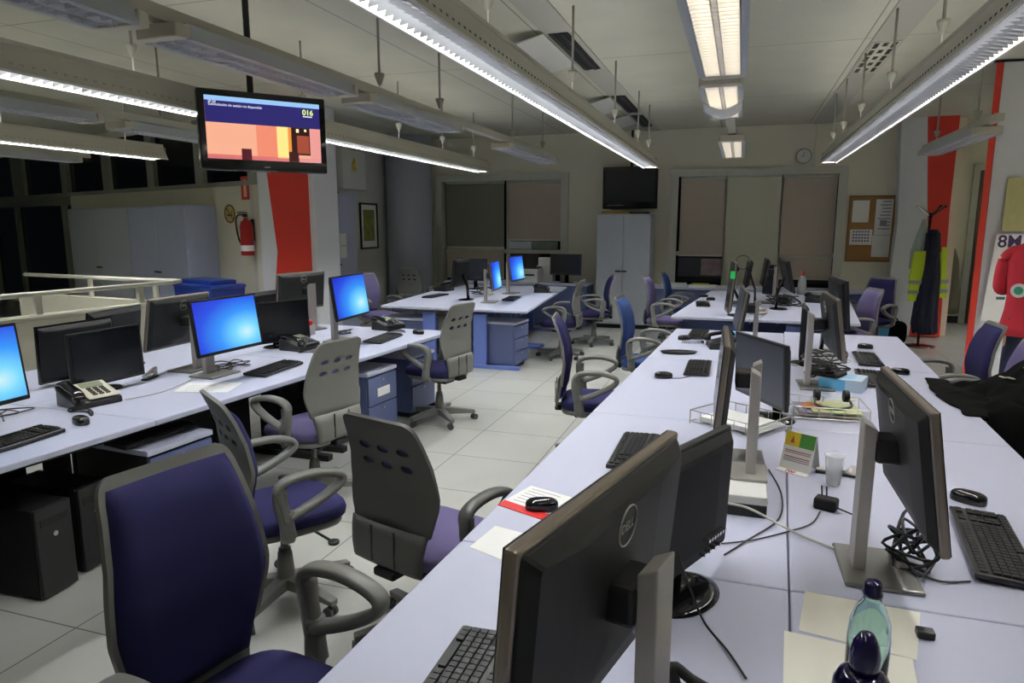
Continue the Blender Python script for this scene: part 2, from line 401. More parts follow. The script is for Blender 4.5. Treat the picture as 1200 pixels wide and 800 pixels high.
# ceiling strips and slots
bm = B(); bx(-1.66, -1.40, 0, WY, 3.288, 3.302, bm); structure(obj('trim_7', bm, mat('ceiling_strip', (.47, .46, .40), .5)))
structure(obj('trim_8', bx(.98, 1.24, 0, WY, 3.288, 3.302), MATS['ceiling_strip']))
def slots(name, x0, x1, y0, y1, rows, label):
    t = thing(name, label, 'vent', ((x0+x1)/2, (y0+y1)/2, 3.287)); hx = (x1-x0)/2; hy = (y1-y0)/2
    obj('frame', bx(-hx, hx, -hy, hy, -.006, 0), M_ceil if rows > 2 else M_black_soft, t)
    bm = B()
    for i in range(rows):
        x = -hx+(i+.5)*2*hx/rows
        if rows > 2:
            for j in range(5): bx(x-.02, x+.02, -hy+(j+.1)*2*hy/5, -hy+(j+.8)*2*hy/5-.06*(i % 2), -.009, -.004, bm)
        else: bx(x-.025, x+.005, -hy, hy, -.012, -.002, bm)
    obj('slots', bm, M_black if rows > 2 else M_anthracite, t)
slots('ceiling_vent', 1.0, 1.22, 7.0, 8.3, 3, 'small slotted air vent in the right ceiling strip')
slots('ceiling_vent', -1.62, -1.45, 5.85, 7.25, 2, 'nearest open linear vent in the left ceiling strip')
slots('ceiling_vent', -1.62, -1.45, 8.8, 10.1, 2, 'middle open linear vent in the left ceiling strip')
slots('ceiling_vent', -1.62, -1.45, 10.4, 11.6, 2, 'farthest open linear vent in the left ceiling strip')
def flap(x, y, l, wd, label):
    bm = B(); box(bm, (-wd/2, 0, -.0), (wd, l, .012), Matrix.Rotation(R(-14), 4, 'Y'))
    o = obj('ceiling_panel', bm, M_whitep, loc=(x, y, 3.27), bevel=.003); tag(o, label, 'panel', None)
flap(-1.64, 6.35, 1.15, .33, 'white ceiling panel hanging open below the nearest left vent')
flap(-1.64, 9.25, .9, .32, 'white ceiling panel hanging open below the middle left vent')
flap(-1.64, 10.7, .8, .3, 'white ceiling panel hanging open below the farthest left vent')

# ================================================ LIGHT RAILS
def lit_rail(x, y0, y1, label, z=2.5, tube=None):
    t = thing('linear_lamp', label, 'lamp', (x, y0, z)); L = y1-y0
    prof = [(-.105, 0), (-.045, .15), (.045, .15), (.105, 0), (.095, 0), (.038, .14), (-.038, .14), (-.095, 0)]
    bm = B(); a = [bm.verts.new((px, 0, pz)) for px, pz in prof]; b = [bm.verts.new((px, L, pz)) for px, pz in prof]
    for i in range(8): bm.faces.new((a[i], a[(i+1) % 8], b[(i+1) % 8], b[i]))
    bm.faces.new(a); bm.faces.new(b[::-1]); box(bm, (0, .004, .07), (.15, .01, .13)); box(bm, (0, L-.004, .07), (.15, .01, .13))
    obj('housing', bm, M_housing, t)
    bm = B(); bx(-.047, -.041, 0, L, .149, .172, bm); bx(.041, .047, 0, L, .149, .172, bm); obj('top_lip', bm, M_housing, t)
    bm = B(); n = int(L/1.25)
    for i in range(n):
        s = L*i/n+.03; e = L*(i+1)/n-.03; cyl(bm, (0, s, .085), (0, e, .085), .019, n=8)
    obj('fluorescent_tubes', bm, tube or M_tube, t, smooth=True)
    obj('added_uplight', bx(-.034, .034, .05, L-.05, .152, .158), M_uplight, t)  # glowing strip added on top of the housing to brighten the ceiling
    bm = B(); k = int(L/.062)
    for i in range(k):
        y = .03+i*(L-.06)/k
        vs = [bm.verts.new(v) for v in ((-.09, y-.007, .050), (0, y-.010, .034), (.09, y-.007, .050), (.093, y, .004), (0, y, .016), (-.093, y, .004), )]
        bm.faces.new((vs[0], vs[1], vs[4], vs[5])); bm.faces.new((vs[1], vs[2], vs[3], vs[4]))
        vs = [bm.verts.new(v) for v in ((-.09, y+.007, .050), (0, y+.010, .034), (.09, y+.007, .050), (.093, y, .004), (0, y, .016), (-.093, y, .004), )]
        bm.faces.new((vs[5], vs[4], vs[1], vs[0])); bm.faces.new((vs[4], vs[3], vs[2], vs[1]))
    obj('louvre', bm, M_louvre_dark, t)
    bm = B(); bx(-.107, -.092, 0, L, -.006, .006, bm); bx(.092, .107, 0, L, -.006, .006, bm); obj('rim', bm, M_whitep, t)
    return t
lit_rail(-1.25, 1.3, 9.95, 'long lit lamp rail over the aisle, its reflector facing the camera')
lit_rail(1.0, 1.6, 9.9, 'long lit lamp rail at the right, ending beside the wall clock', tube=M_tube_low)
lit_rail(-3.72, 1.9, 9.95, 'long lit lamp rail passing just above the hanging television')
lit_rail(-6.72, 2.5, 6.8, 'short-ended lit lamp rail over the stairwell, left of the television', tube=M_tube_high)
lit_rail(-10.0, 1.0, 6.8, 'lowest and farthest left lit lamp rail at the photo edge')
def louvre_lamp(x, y0, y1, label, wd=.25, z=2.5, tube=None, cells=.05):
    t = thing('louvre_lamp', label, 'lamp', (x, y0, z)); L = y1-y0; h = wd/2
    bm = B(); prof = [(-h, 0), (-h*.8, .07), (h*.8, .07), (h, 0), (h-.03, 0), (h*.8-.03, .06), (-h*.8+.03, .06), (-h+.03, 0)]
    a = [bm.verts.new((px, 0, pz)) for px, pz in prof]; b = [bm.verts.new((px, L, pz)) for px, pz in prof]
    for i in range(8): bm.faces.new((a[i], a[(i+1) % 8], b[(i+1) % 8], b[i]))
    bm.faces.new(a); bm.faces.new(b[::-1])
    obj('housing', bm, M_housing_grey, t)
    for yy in (0, L):
        bm = B(); s = -1 if yy == 0 else 1
        prism(bm, [(-h, yy), (h, yy), (h*.85, yy+s*.07), (-h*.85, yy+s*.07)], 0, .06); obj('end_cap', bm, M_beige, t, bevel=.008)
    bm = B(); box(bm, (0, L/2, .06), (wd*.8, L*.98, .004)); obj('reflector', bm, M_louvre, t)
    bm = B()
    for s in (-1, 1): cyl(bm, (s*h*.42, .04, .042), (s*h*.42, L-.04, .042), .012, n=8)
    obj('fluorescent_tubes', bm, tube or M_tube_off, t, smooth=True)
    bm = B(); k = int(L/cells)
    for i in range(k): box(bm, (0, (i+.5)*L/k, .016), (wd-.07, .004, .026))
    for px in (-h+.035, -.012, .012, h-.035): box(bm, (px, L/2, .016), (.004, L, .03))
    obj('louvre', bm, M_louvre, t)
    return t
lit_rail(3.55, 4.6, 7.7, 'added lit lamp rail outside the right photo edge, over the person')  # unseen rail added to light the column and the right side
lit_rail(4.9, 2.0, 12.4, 'added unseen lamp rail over the far right bay behind the white column')  # unseen rail added to brighten the far right bay
louvre_lamp(-.14, 1.6, 4.02, 'large warm louvred lamp at the top centre of the photo', tube=M_tube_dim)
louvre_lamp(-.14, -.1, 1.4, 'added louvred lamp of the central row just above the photo edge', tube=M_tube_near)  # unseen lamp added to brighten the near desks
lp = louvre_lamp(-.16, 4.3, 5.55, 'middle louvred lamp with a paper sheet tucked under it', tube=M_tube_dim)
louvre_lamp(-.14, 7.1, 8.75, 'small far louvred lamp in the central row, before the back windows', tube=M_tube_dim)
louvre_lamp(-2.42, .6, 2.27, 'nearest louvred lamp at the top left corner')
louvre_lamp(-2.40, 2.52, 3.85, 'louvred lamp cutting in front of the television corner')
louvre_lamp(-2.42, 4.16, 5.6, 'unlit louvred lamp, third along the row right of the television')
louvre_lamp(-2.42, 7.0, 8.8, 'farthest unlit louvred lamp in the row right of the television')
louvre_lamp(-4.85, 2.2, 4.2, 'louvred lamp at the left edge above the half rail')
louvre_lamp(-4.95, 4.62, 6.6, 'louvred lamp disappearing behind the left of the television')
louvre_lamp(-8.1, 3.6, 6.75, 'dim louvred lamp furthest left, in front of the dark windows')
louvre_lamp(1.98, 7.2, 9.15, 'unlit louvred lamp hanging in front of the far red column')
def trunk(x, segs, label, z=2.56):
    bm = B()
    for y0, y1 in segs: bx(x-.035, x+.035, y0, y1, z, z+.06, bm)
    tag(obj('lamp_trunking', bm, M_housing), label, 'trunking')
trunk(-.14, [(-.5, 1.6), (1.6, 8.9)], 'narrow cream trunking joining the central louvred lamps', 2.575)
trunk(-2.41, [(-.5, 8.95)], 'cream trunking joining the louvred lamps right of the television', 2.575)
trunk(-4.9, [(-.5, 6.8)], 'cream trunking joining the louvred lamps left of the television', 2.575)
trunk(-8.1, [(1, 7)], 'cream trunking above the furthest left louvred lamp', 2.575)
# paper under the middle lamp
bm = B(); g = 10
vv = [[bm.verts.new((-.12+.24*i/g, j*.022, -.05*math.sin(PI*i/g)-.045*math.sin(PI*j/g)+.0*i)) for i in range(g+1)] for j in range(g+1)]
for j in range(g):
    for i in range(g): bm.faces.new((vv[j][i], vv[j][i+1], vv[j+1][i+1], vv[j+1][i]))
o = obj('paper_sheet', bm, M_white, smooth=True, loc=(-.16, 4.72, 2.492)); o.modifiers.new('s', 'SOLIDIFY').thickness = .001
tag(o, 'white paper sheet sagging under the middle louvred lamp', 'paper')
trunk(1.98, [(6.9, 9.4)], 'cream trunking above the louvred lamp before the red column', 2.575)
M_rodcone = mat('dull_cream_plastic', (.36, .35, .29), .6)
# hanging rods with cones
def rod(x, y, zc=2.80, zb=2.65):
    t = thing('hanging_rod', ROD_L[0], 'rod', (x, y, 3.29), 0, ROD_L[1])
    bm = B(); cyl(bm, (0, 0, 0), (0, 0, zc-3.29), .009, n=8); obj('tube', bm, M_rodcone, t, smooth=True)
    bm = B(); lathe(bm, [(.0, .04), (.034, .04), (.034, .025), (.012, -.035), (0, -.04)], 14, (0, 0, zc-3.29)); obj('cone', bm, M_rodcone, t, smooth=False)
    bm = B(); cyl(bm, (0, 0, zc-3.29), (0, 0, zb-3.29), .004, n=6); obj('wire', bm, M_whitep, t)
ROD_N = {2: ('nearer one', 'farther one'), 4: ('nearest', 'second from the camera', 'third from the camera', 'farthest'), 5: ('nearest', 'second from the camera', 'third from the camera', 'fourth from the camera', 'farthest'), 6: ('nearest', 'second from the camera', 'third', 'fourth', 'fifth', 'farthest')}
for xs, ys, lab, grp in (((-1.25,), (3.4, 5.2, 7.0, 8.6, 9.6), 'white rod with a cone holding the lit rail over the aisle', 'rods of the aisle rail'),
                     ((1.0,), (3.2, 4.6, 6.0, 7.4, 8.6, 9.5), 'white rod with a cone holding the right-hand lit rail', 'rods of the right rail'),
                     ((-3.72,), (3.6, 5.4, 7.2, 8.4, 9.5), 'white rod with a cone holding the lit rail above the television', 'rods of the rail above the television'),
                     ((-6.72,), (4.9, 6.3), 'white rod with a cone holding the rail over the stairwell', 'rods of the stairwell rail')):
    ROD_L = (lab, grp)
    for x in xs:
        for i_, y in enumerate(ys): ROD_L = (lab+', '+ROD_N[len(ys)][i_], grp); rod(x, y)
for i_, y in enumerate((4.4, 5.4, 7.3, 8.5)):
    ROD_L = ('thin wire holding the louvred lamps right of the television, '+ROD_N[4][i_], 'wires of the louvred lamps right of the television'); rod(-2.41, y, 2.70, 2.63)
for i_, y in enumerate((7.5, 8.9)):
    ROD_L = ('thin wire holding the louvred lamp before the red column, '+ROD_N[2][i_], 'wires of the louvred lamp before the red column'); rod(1.98, y, 2.70, 2.63)
for i_, y in enumerate((3.2, 5.0)):
    ROD_L = ('thin wire holding the louvred lamps left of the television, '+ROD_N[2][i_], 'wires of the louvred lamps left of the television'); rod(-4.9, y, 2.70, 2.63)

# ================================================ DESKS
DZ = .73
def desk(pts, label, group, ends=(0, 1), leg=(.2, .42), blue=None):
    # pts: four corners (x, y); 0-1 is the near edge, 2-3 the far edge
    cx = sum(p[0] for p in pts)/4; cy = sum(p[1] for p in pts)/4
    L = [(p[0]-cx, p[1]-cy) for p in pts]
    t = thing('office_desk', label, 'desk', (cx, cy, 0), 0, group)
    def lerp(a, b, f): return (a[0]+(b[0]-a[0])*f, a[1]+(b[1]-a[1])*f)
    def inset(pts, m):
        return [(p[0]*(1-m/ max(.3, abs(p[0]))), p[1]*(1-m/max(.3, abs(p[1])))) for p in pts]
    bm = B(); prism(bm, inset(L, .002), DZ-.03, DZ); obj('worktop', bm, M_desk, t, bevel=.006)
    a, b, c, d = inset(L, .10)
    for (p, q) in ((a, b), (d, c)):
        if (p == a and 0 in ends) or (p == d and 1 in ends):
            v = (q[0]-p[0], q[1]-p[1]); n = math.hypot(*v); ux, uy = v[0]/n, v[1]/n; px, py = -uy*.02, ux*.02
            s, e = lerp(p, q, leg[0]), lerp(p, q, leg[1])
            bm = B(); prism(bm, [(s[0]-px, s[1]-py), (e[0]-px, e[1]-py), (e[0]+px, e[1]+py), (s[0]+px, s[1]+py)], .04, DZ-.07)
            obj('end_panel', bm, blue or M_blue, t)
            bm = B(); s, e = lerp(p, q, .02), lerp(p, q, .98)
            prism(bm, [(s[0]-px*1.6, s[1]-py*1.6), (e[0]-px*1.6, e[1]-py*1.6), (e[0]+px*1.6, e[1]+py*1.6), (s[0]+px*1.6, s[1]+py*1.6)], 0, .045)
            obj('foot', bm, blue or M_blue, t, bevel=.005)
    bm = B(); a2, b2, c2, d2 = inset(L, .14)
    for p, q in ((a2, d2), (b2, c2)):
        v = (q[0]-p[0], q[1]-p[1]); n = math.hypot(*v); px, py = -v[1]/n*.02, v[0]/n*.02
        prism(bm, [(p[0]-px, p[1]-py), (q[0]-px, q[1]-py), (q[0]+px, q[1]+py), (p[0]+px, p[1]+py)], DZ-.075, DZ-.032)
    obj('frame_rail', bm, M_anthracite if blue is M_anthracite else M_blue, t)
    if blue is M_anthracite and leg[0] < .5:
        p, q = a2, d2; v = (q[0]-p[0], q[1]-p[1]); n = math.hypot(*v); px, py = -v[1]/n*.01, v[0]/n*.01
        bm = B(); prism(bm, [(p[0]-px, p[1]-py), (q[0]-px, q[1]-py), (q[0]+px, q[1]+py), (p[0]+px, p[1]+py)], .02, DZ-.08); obj('shade_panel', bm, M_black_soft, t)  # dark panel added to keep the space under the left desks black
    return t
def block(x0l, x0r, xm, ys, slope, names, group, yo=(0, 0), ref=None, ends=(0, 1), blue=None):
    k = 0
    for side, (xa, xb) in enumerate(((x0l, xm), (xm, x0r))):
        for i in range(len(ys)-1):
            ya, yb = ys[i], ys[i+1]
            if side == 1: ya += yo[i]if i < len(yo) else yo[-1]; yb += yo[i+1] if i+1 < len(yo) else yo[-1]
            f = lambda x, y: (x+slope*(y-ref), y)
            desk([f(xa, ya), f(xb, ya), f(xb, yb), f(xa, yb)], names[k], group, blue=blue, leg=(.58, .80) if side == 0 else (.2, .42)); k += 1
block(-.80, 1.13, .175, (.28, 1.9, 3.53, 5.16, 6.77), .05, [
 'nearest lavender desk on the aisle side of the long right block, under the large monitor',
 'lavender desk on the aisle side with the red striped paper and black mouse',
 'lavender desk on the aisle side of the long right block, third from the camera',
 'lavender desk closing the aisle side of the long right block at its far end',
 'nearest lavender desk on the right side of the long block, under the aqua bottle',
 'lavender desk on the right side carrying the wide monitor with its back to the cup',
 'lavender desk on the right side of the long block, under the light blue mask box',
 'lavender desk closing the right side of the long block at its far end'], 'desks of the long right block', yo=(0, 0, .02, .06, .1), ref=1.9)
block(-4.72, -2.86, -3.79, (1.04, 2.67, 4.30, 5.93), .075, [
 'rear lavender desk of the left block, beside the low beige parapet, nearest',
 'rear lavender desk of the left block, beside the parapet, middle',
 'rear lavender desk of the left block under the monitor seen from behind',
 'nearest front desk of the left block, with the beige desk phone',
 'middle front desk of the left block, with a sheet and bright blue screen',
 'farthest front desk of the left block, beside the perforated chair backs'], 'desks of the left block', ref=2., blue=M_anthracite)  # legs and rails coloured dark for the shade below these desks
block(-4.24, -2.33, -3.28, (7.58, 9.24, 10.9), -.10, [
 'near left lavender desk of the middle block, with keyboard at its edge',
 'far left lavender desk of the middle block',
 'near right lavender desk of the middle block, its white end towards the aisle',
 'far right lavender desk of the middle block'], 'desks of the middle block', ref=7.6, blue=M_blue_light)
block(-.70, 1.2, .25, (7.68, 9.3, 10.95), .09, [
 'near left lavender desk of the far right block',
 'far left lavender desk of the far right block',
 'near right lavender desk of the far right block',
 'far right lavender desk of the far right block, under the clear water bottle'], 'desks of the far right block', ref=7.7)
def counter(x0, x1, y0, y1, label, n):
    t = thing('back_counter', label, 'counter', ((x0+x1)/2, (y0+y1)/2, 0)); hx = (x1-x0)/2; hy = (y1-y0)/2
    obj('worktop', bx(-hx, hx, -hy, hy, DZ-.03, DZ), M_desk, t, bevel=.004)
    obj('cabinet_body', bx(-hx+.02, hx-.02, -hy+.04, hy, 0, DZ-.032), M_blue, t)
    for i in range(n):
        w_ = (2*hx-.06)/n; xx = -hx+.03+w_*i
        d = obj('door', bx(xx+.008, xx+w_-.008, -hy+.02, -hy+.04, .05, DZ-.06), M_blue_drawer, t)
        obj('handle', bx(xx+w_-.06, xx+w_-.045, -hy+.0, -hy+.02, .5, .6), M_silver, d)
counter(-5.05, -2.42, 11.35, 11.95, 'low blue counter with pale top under the left back window', 5)
counter(-1.38, 1.95, 11.3, 11.95, 'low blue counter with pale top under the right back window', 6)
# pedestals
def pedestal(x, y, rot, h, label, w_=.42, d_=.55, drawers=3, sticker=False, top=True, body=None):
    t = thing('drawer_pedestal', label, 'drawers', (x, y, 0), rot)
    obj('body', bx(-w_/2, w_/2, -d_/2, d_/2-.02, .05, h-.03), body or M_blue_drawer, t, bevel=.004)
    if top: obj('top', bx(-w_/2-.005, w_/2+.005, -d_/2, d_/2, h-.03, h), M_desk, t, bevel=.004)
    obj('plinth', bx(-w_/2+.03, w_/2-.03, -d_/2+.03, d_/2-.05, 0, .05), M_black, t)
    hh = (h-.1)/drawers
    for i in range(drawers):
        z = .06+i*hh
        dr = obj('drawer', bx(-w_/2+.006, w_/2-.006, d_/2-.02, d_/2, z+.004, z+hh-.006), M_blue_drawer, t, bevel=.003)
        if i == drawers-1 and sticker: obj('sticker', bx(-.1, .08, d_/2, d_/2+.001, z+.06, z+.13), M_white, dr)
        obj('lock', bx(-.012, .012, d_/2, d_/2+.006, z+hh-.05, z+hh-.03), M_silver, dr)
pedestal(-2.76, 7.93, R(-96), .57, 'blue three-drawer pedestal at the aisle end of the middle block', drawers=3)
pedestal(-2.98, 4.86, R(-94), .57, 'blue drawer pedestal with white sticker beside the perforated grey chairs', sticker=True, drawers=2)
pedestal(-2.98, 5.62, R(-94), .57, 'blue drawer pedestal under the far end of the left block', drawers=2)
pedestal(-3.1, 2.86, R(-94), .57, 'white-topped pedestal under the left desk carrying an old keyboard', body=M_anthracite, drawers=2)
pedestal(-4.0, 7.9, R(180), .57, 'pale-topped pedestal at the left end of the middle block', w_=.62, d_=.4, drawers=2)
# ================================================ CHAIRS
def prof_y(z):      # back line of the shell in side view
    pts = [(.43, -.228), (.5, -.232), (.6, -.222), (.74, -.207), (.86, -.222), (.95, -.250), (1.04, -.288)]
    for (z0, y0), (z1, y1) in zip(pts, pts[1:]):
        if z <= z1: f = (z-z0)/(z1-z0); return y0+(y1-y0)*f
    return pts[-1][1]
def half_w(z):
    pts = [(.43, .165), (.50, .178), (.60, .200), (.70, .226), (.74, .228), (.80, .222), (.90, .205), (1.0, .186), (1.02, .178), (1.032, .165), (1.04, .145)]
    for (z0, y0), (z1, y1) in zip(pts, pts[1:]):
        if z <= z1: f = max(0, (z-z0)/(z1-z0)); return y0+(y1-y0)*f
    return pts[-1][1]
def curve_y(x, z): return prof_y(z)+.9*(x*x)*.35
def shell_bm(holes=True):
    zs = [.59+i*.015 for i in range(28)]+[1.012, 1.022, 1.032, 1.04]
    zs = sorted(set(round(z, 4) for z in zs if z <= 1.041))
    outline = [Vector((half_w(z), z)) for z in zs]+[Vector((-half_w(z), z)) for z in reversed(zs)]
    vs = list(outline); n = len(outline); edges = [(i, (i+1) % n) for i in range(n)]
    hl = []
    if holes:
        for cz in (.915, .845):
            for cx in (-.10, 0, .10):
                rx, rz = .031, .016; s = len(vs)
                for k in range(14): vs.append(Vector((cx+rx*math.cos(2*PI*k/14), cz+rz*math.sin(2*PI*k/14))))
                edges += [(s+k, s+(k+1) % 14) for k in range(14)]; hl.append((cx, cz, rx, rz))
    for i in range(-6, 7):
        for z in zs[1:-1:2]:
            x = i*.035
            if abs(x) < half_w(z)-.012 and not any(((x-h[0])/(h[2]*1.25))**2+((z-h[1])/(h[3]*1.4))**2 < 1 for h in hl): vs.append(Vector((x, z)))
    out = delaunay_2d_cdt(vs, edges, [], 0, 1e-5); V, F = out[0], out[2]
    bm = B(); bv = [bm.verts.new((v.x, curve_y(v.x, v.y), v.y)) for v in V]
    for f in F:
        c = sum((V[i] for i in f), Vector((0, 0)))/len(f)
        if c.y < .59 or abs(c.x) > half_w(c.y)-.0005: continue
        if any(((c.x-h[0])/h[2])**2+((c.y-h[1])/h[3])**2 < .93 for h in hl): continue
        try: bm.faces.new([bv[i] for i in f])
        except ValueError: pass
    for v in [v for v in bm.verts if not v.link_faces]: bm.verts.remove(v)
    return bm
def cushion_bm():
    bm = B(); nz, nx = 20, 12; F = []; K = []
    for j in range(nz+1):
        z = .50+(1.018-.50)*j/nz; hw = half_w(z)-.016; rowf = []; rowb = []
        ez = min(1, min(j, nz-j)/2.2)
        for i in range(nx+1):
            u = -1+2*i/nx; x = u*hw; ex = min(1, (1-abs(u))*6)
            th = .014+.030*math.sqrt(max(0, ez))*math.sqrt(max(0, ex))
            rowf.append(bm.verts.new((x, curve_y(x, z)+th+.004, z))); rowb.append(bm.verts.new((x, curve_y(x, z)+.010, z)))
        F.append(rowf); K.append(rowb)
    for j in range(nz):
        for i in range(nx):
            bm.faces.new((F[j][i], F[j][i+1], F[j+1][i+1], F[j+1][i])); bm.faces.new((K[j][i+1], K[j][i], K[j+1][i], K[j+1][i+1]))
        bm.faces.new((F[j][0], F[j+1][0], K[j+1][0], K[j][0])); bm.faces.new((F[j][nx], K[j][nx], K[j+1][nx], F[j+1][nx]))
    for i in range(nx):
        bm.faces.new((F[0][i], K[0][i], K[0][i+1], F[0][i+1])); bm.faces.new((F[nz][i], F[nz][i+1], K[nz][i+1], K[nz][i]))
    return bm
def make_chair(label, fabric, shell, x, y, ang, zs, group=None):
    t = thing('office_chair', label, 'chair', (x, y, 0), ang, group); t.scale = (1, 1, zs)
    o = obj('backrest_shell', shell_bm(), shell, t, smooth=True); m = o.modifiers.new('s', 'SOLIDIFY'); m.thickness = .016; m.offset = -1
    m2 = o.modifiers.new('es', 'EDGE_SPLIT'); m2.split_angle = R(50)
    obj('back_cushion', cushion_bm(), fabric, t, smooth=True)
    # lower shell cover with two grooves
    bm = B(); nx = 12; zs_ = [.435, .45, .50, .56, .605]; G = []
    for z in zs_: G.append([((half_w(z)*.5+.5*.196)*(-1+2*i/nx)*.99, z) for i in range(nx+1)])
    fr = [[bm.verts.new((x_, curve_y(x_, z)-.012, z)) for x_, z in r] for r in G]; bk = [[bm.verts.new((x_*.96, curve_y(x_, z)-.026+(.006 if z > .6 or z < .44 else 0), z)) for x_, z in r] for r in G]
    for j in range(len(G)-1):
        for i in range(nx):
            bm.faces.new((fr[j][i], fr[j][i+1], fr[j+1][i+1], fr[j+1][i])); bm.faces.new((bk[j][i+1], bk[j][i], bk[j+1][i], bk[j+1][i+1]))
        bm.faces.new((fr[j][0], fr[j+1][0], bk[j+1][0], bk[j][0])); bm.faces.new((fr[j][nx], bk[j][nx], bk[j+1][nx], fr[j+1][nx]))
    for i in range(nx):
        bm.faces.new((fr[0][i], bk[0][i], bk[0][i+1], fr[0][i+1])); bm.faces.new((fr[-1][i], fr[-1][i+1], bk[-1][i+1], bk[-1][i]))
    lo = obj('lower_back_cover', bm, shell, t, smooth=True, bevel=0)
    for gx in (-.06, .06):
        bm = B(); box(bm, (gx, curve_y(gx, .52)-.027, .525), (.006, .006, .15)); obj('groove', bm, M_black, lo)
    bm = B(); pillow(bm, .47, .47, .09, T((0, .02, .462)), e=.5, puff=.9); obj('seat_cushion', bm, fabric, t, smooth=True)
    bm = B(); pillow(bm, .45, .44, .05, T((0, .01, .415)), e=.45); obj('seat_pan', bm, shell, t, smooth=True)
    bm = B(); box(bm, (0, -.19, .41), (.11, .14, .035)); box(bm, (0, -.0, .375), (.14, .24, .05)); obj('mechanism', bm, M_black_soft, t, bevel=.01)
    for s in (-1, 1):
        X = .288*s
        bm = B()
        loop = [(X, -.085, .52), (X, -.10, .60), (X, -.11, .665), (X, -.07, .697), (X, .02, .708), (X, .10, .700), (X, .16, .680), (X, .172, .655), (X, .145, .625), (X, .06, .580), (X, -.03, .545), (X, -.07, .535)]
        sweep(bm, smoothpath(loop, 4), .028, .0165, lateral=(1, 0, 0), n=10)
        post = [(X*.99, -.075, .56), (X, -.08, .48), (X*.93, -.07, .43), (X*.62, -.05, .405)]
        sweep(bm, smoothpath(post, 4), .030, .023, lateral=(.35 if s > 0 else -.35, .93, 0), n=10)
        sweep(bm, smoothpath([(X, -.070, .44), (X, -.085, .53), (X, -.100, .60), (X, -.100, .66)], 4), .022, .031, lateral=(1, 0, 0), n=10)
        obj('armrest', bm, shell, t, smooth=True)
    bm = B(); cyl(bm, (0, 0, .36), (0, 0, .22), .018); cyl(bm, (0, 0, .26), (0, 0, .09), .028); lathe(bm, [(.03, .1), (.042, .12), (.032, .24), (.0, .24)], 16); obj('gas_column', bm, M_black_soft if shell is M_shell_dark else shell, t, smooth=True)
    bm = B(); cyl(bm, (.15, .06, .40), (.31, .10, .385), .006, n=8); pillow(bm, .05, .05, .02, T((.325, .105, .383)), e=1, n=6); obj('lever', bm, M_black, t, smooth=True)
    bm = B(); lathe(bm, [(0, .075), (.05, .075), (.055, .115), (.04, .125), (0, .125)], 16)
    cast = []
    for i in range(5):
        a = 2*PI*i/5+.35; d = Vector((math.cos(a), math.sin(a), 0)); q = Vector((-d.y, d.x, 0))
        secs = [(.03, .122, .034, .062), (.12, .115, .030, .052), (.22, .102, .026, .040), (.315, .088, .022, .028)]; rings = []
        for r_, zt, hw, th in secs:
            rings.append([bm.verts.new(d*r_+q*sx*hw*(1 if sz > 0 else .8)+Vector((0, 0, zt if sz > 0 else zt-th))) for sx, sz in ((-1, 1), (1, 1), (1, -1), (-1, -1))])
        for A, C_ in zip(rings, rings[1:]):
            for k in range(4): bm.faces.new((A[k], A[(k+1) % 4], C_[(k+1) % 4], C_[k]))
        bm.faces.new(rings[0][::-1]); bm.faces.new(rings[-1]); cast.append((d, q, a))
    obj('star_base', bm, shell, t, bevel=.005)
    for d, q, a in cast:
        c0 = d*.30; bm = B(); w1 = Vector((math.cos(a*3+1), math.sin(a*3+1), 0)); w2 = Vector((-w1.y, w1.x, 0)); cc = c0+w2*.012
        for s in (-1, 1): cyl(bm, cc+w1*(s*.006)+Vector((0, 0, .026)), cc+w1*(s*.024)+Vector((0, 0, .026)), .0255, n=14)
        cyl(bm, c0+Vector((0, 0, .028)), c0+Vector((0, 0, .075)), .008, n=8); obj('castor', bm, M_rubber, t)
    return t
c0 = make_chair('large navy chair in the left foreground with its fabric back towards us', M_navy, M_shell, -1.09, 1.25, R(259), 1.09)
LAST = {M_shell.name: c0}
def chair(x, y, a, zs, label, fabric=M_navy, shell=M_shell):
    return dup(c0, (x, y, 0), R(a), label, scale=(1, 1, zs), swap={M_navy: fabric, M_shell: shell})
CH = 'office chairs on castors around the desks'; c0['group'] = CH
for args in [
 (-1.93, 2.49, 326, .97, 'chair between the foreground chair and the left desk, its empty arm loops in profile'),
 (-2.51, 3.58, 78, 1.0, 'chair with perforated grey back pulled up to the left desk behind the sheet of paper', M_purple),
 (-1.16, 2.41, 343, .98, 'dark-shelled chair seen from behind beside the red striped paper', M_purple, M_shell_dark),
 (-2.47, 5.42, 78, 1.02, 'perforated grey chair in the aisle with its whole star base showing', M_navy),
 (-.96, 4.72, 280, 1.05, 'navy chair in profile halfway along the aisle side of the right block'),
 (-.78, 6.32, 266, 1.03, 'chair with bright blue back at the far end of the right block', M_azure),
 (-2.18, 8.66, 91, .98, 'grey-backed chair pushed in at the aisle side of the middle block'),
 (-1.98, 9.80, 108, .97, 'navy chair with star base in front of the tall back cabinet'),
 (-4.86, 8.63, 251, 1.0, 'purple chair at the left side of the middle block', M_purple),
 (-5.14, 10.40, 358, .99, 'grey-backed chair beside the round blue-grey column'),
 (-.93, 9.30, 265, 1.01, 'purple chair at the aisle side of the far right block', M_purple),
 (-.86, 10.75, 265, .96, 'blue chair by the back counter, behind the purple one', M_azure),
 (1.26, 8.8, 110, .955, 'navy-lilac chair turned sideways at the far right block', M_purple),
 (1.66, 10.1, 139, .99, 'navy chair facing us below the cork board'),
 (1.46, 5.58, 92, 1.0, 'navy chair at the right side of the block, in front of the white column', M_navy),
 (1.50, 4.86, 98, 1.0, 'chair at the right photo edge with a black coat thrown over it', M_purple)]:
    chair(*args)['group'] = CH
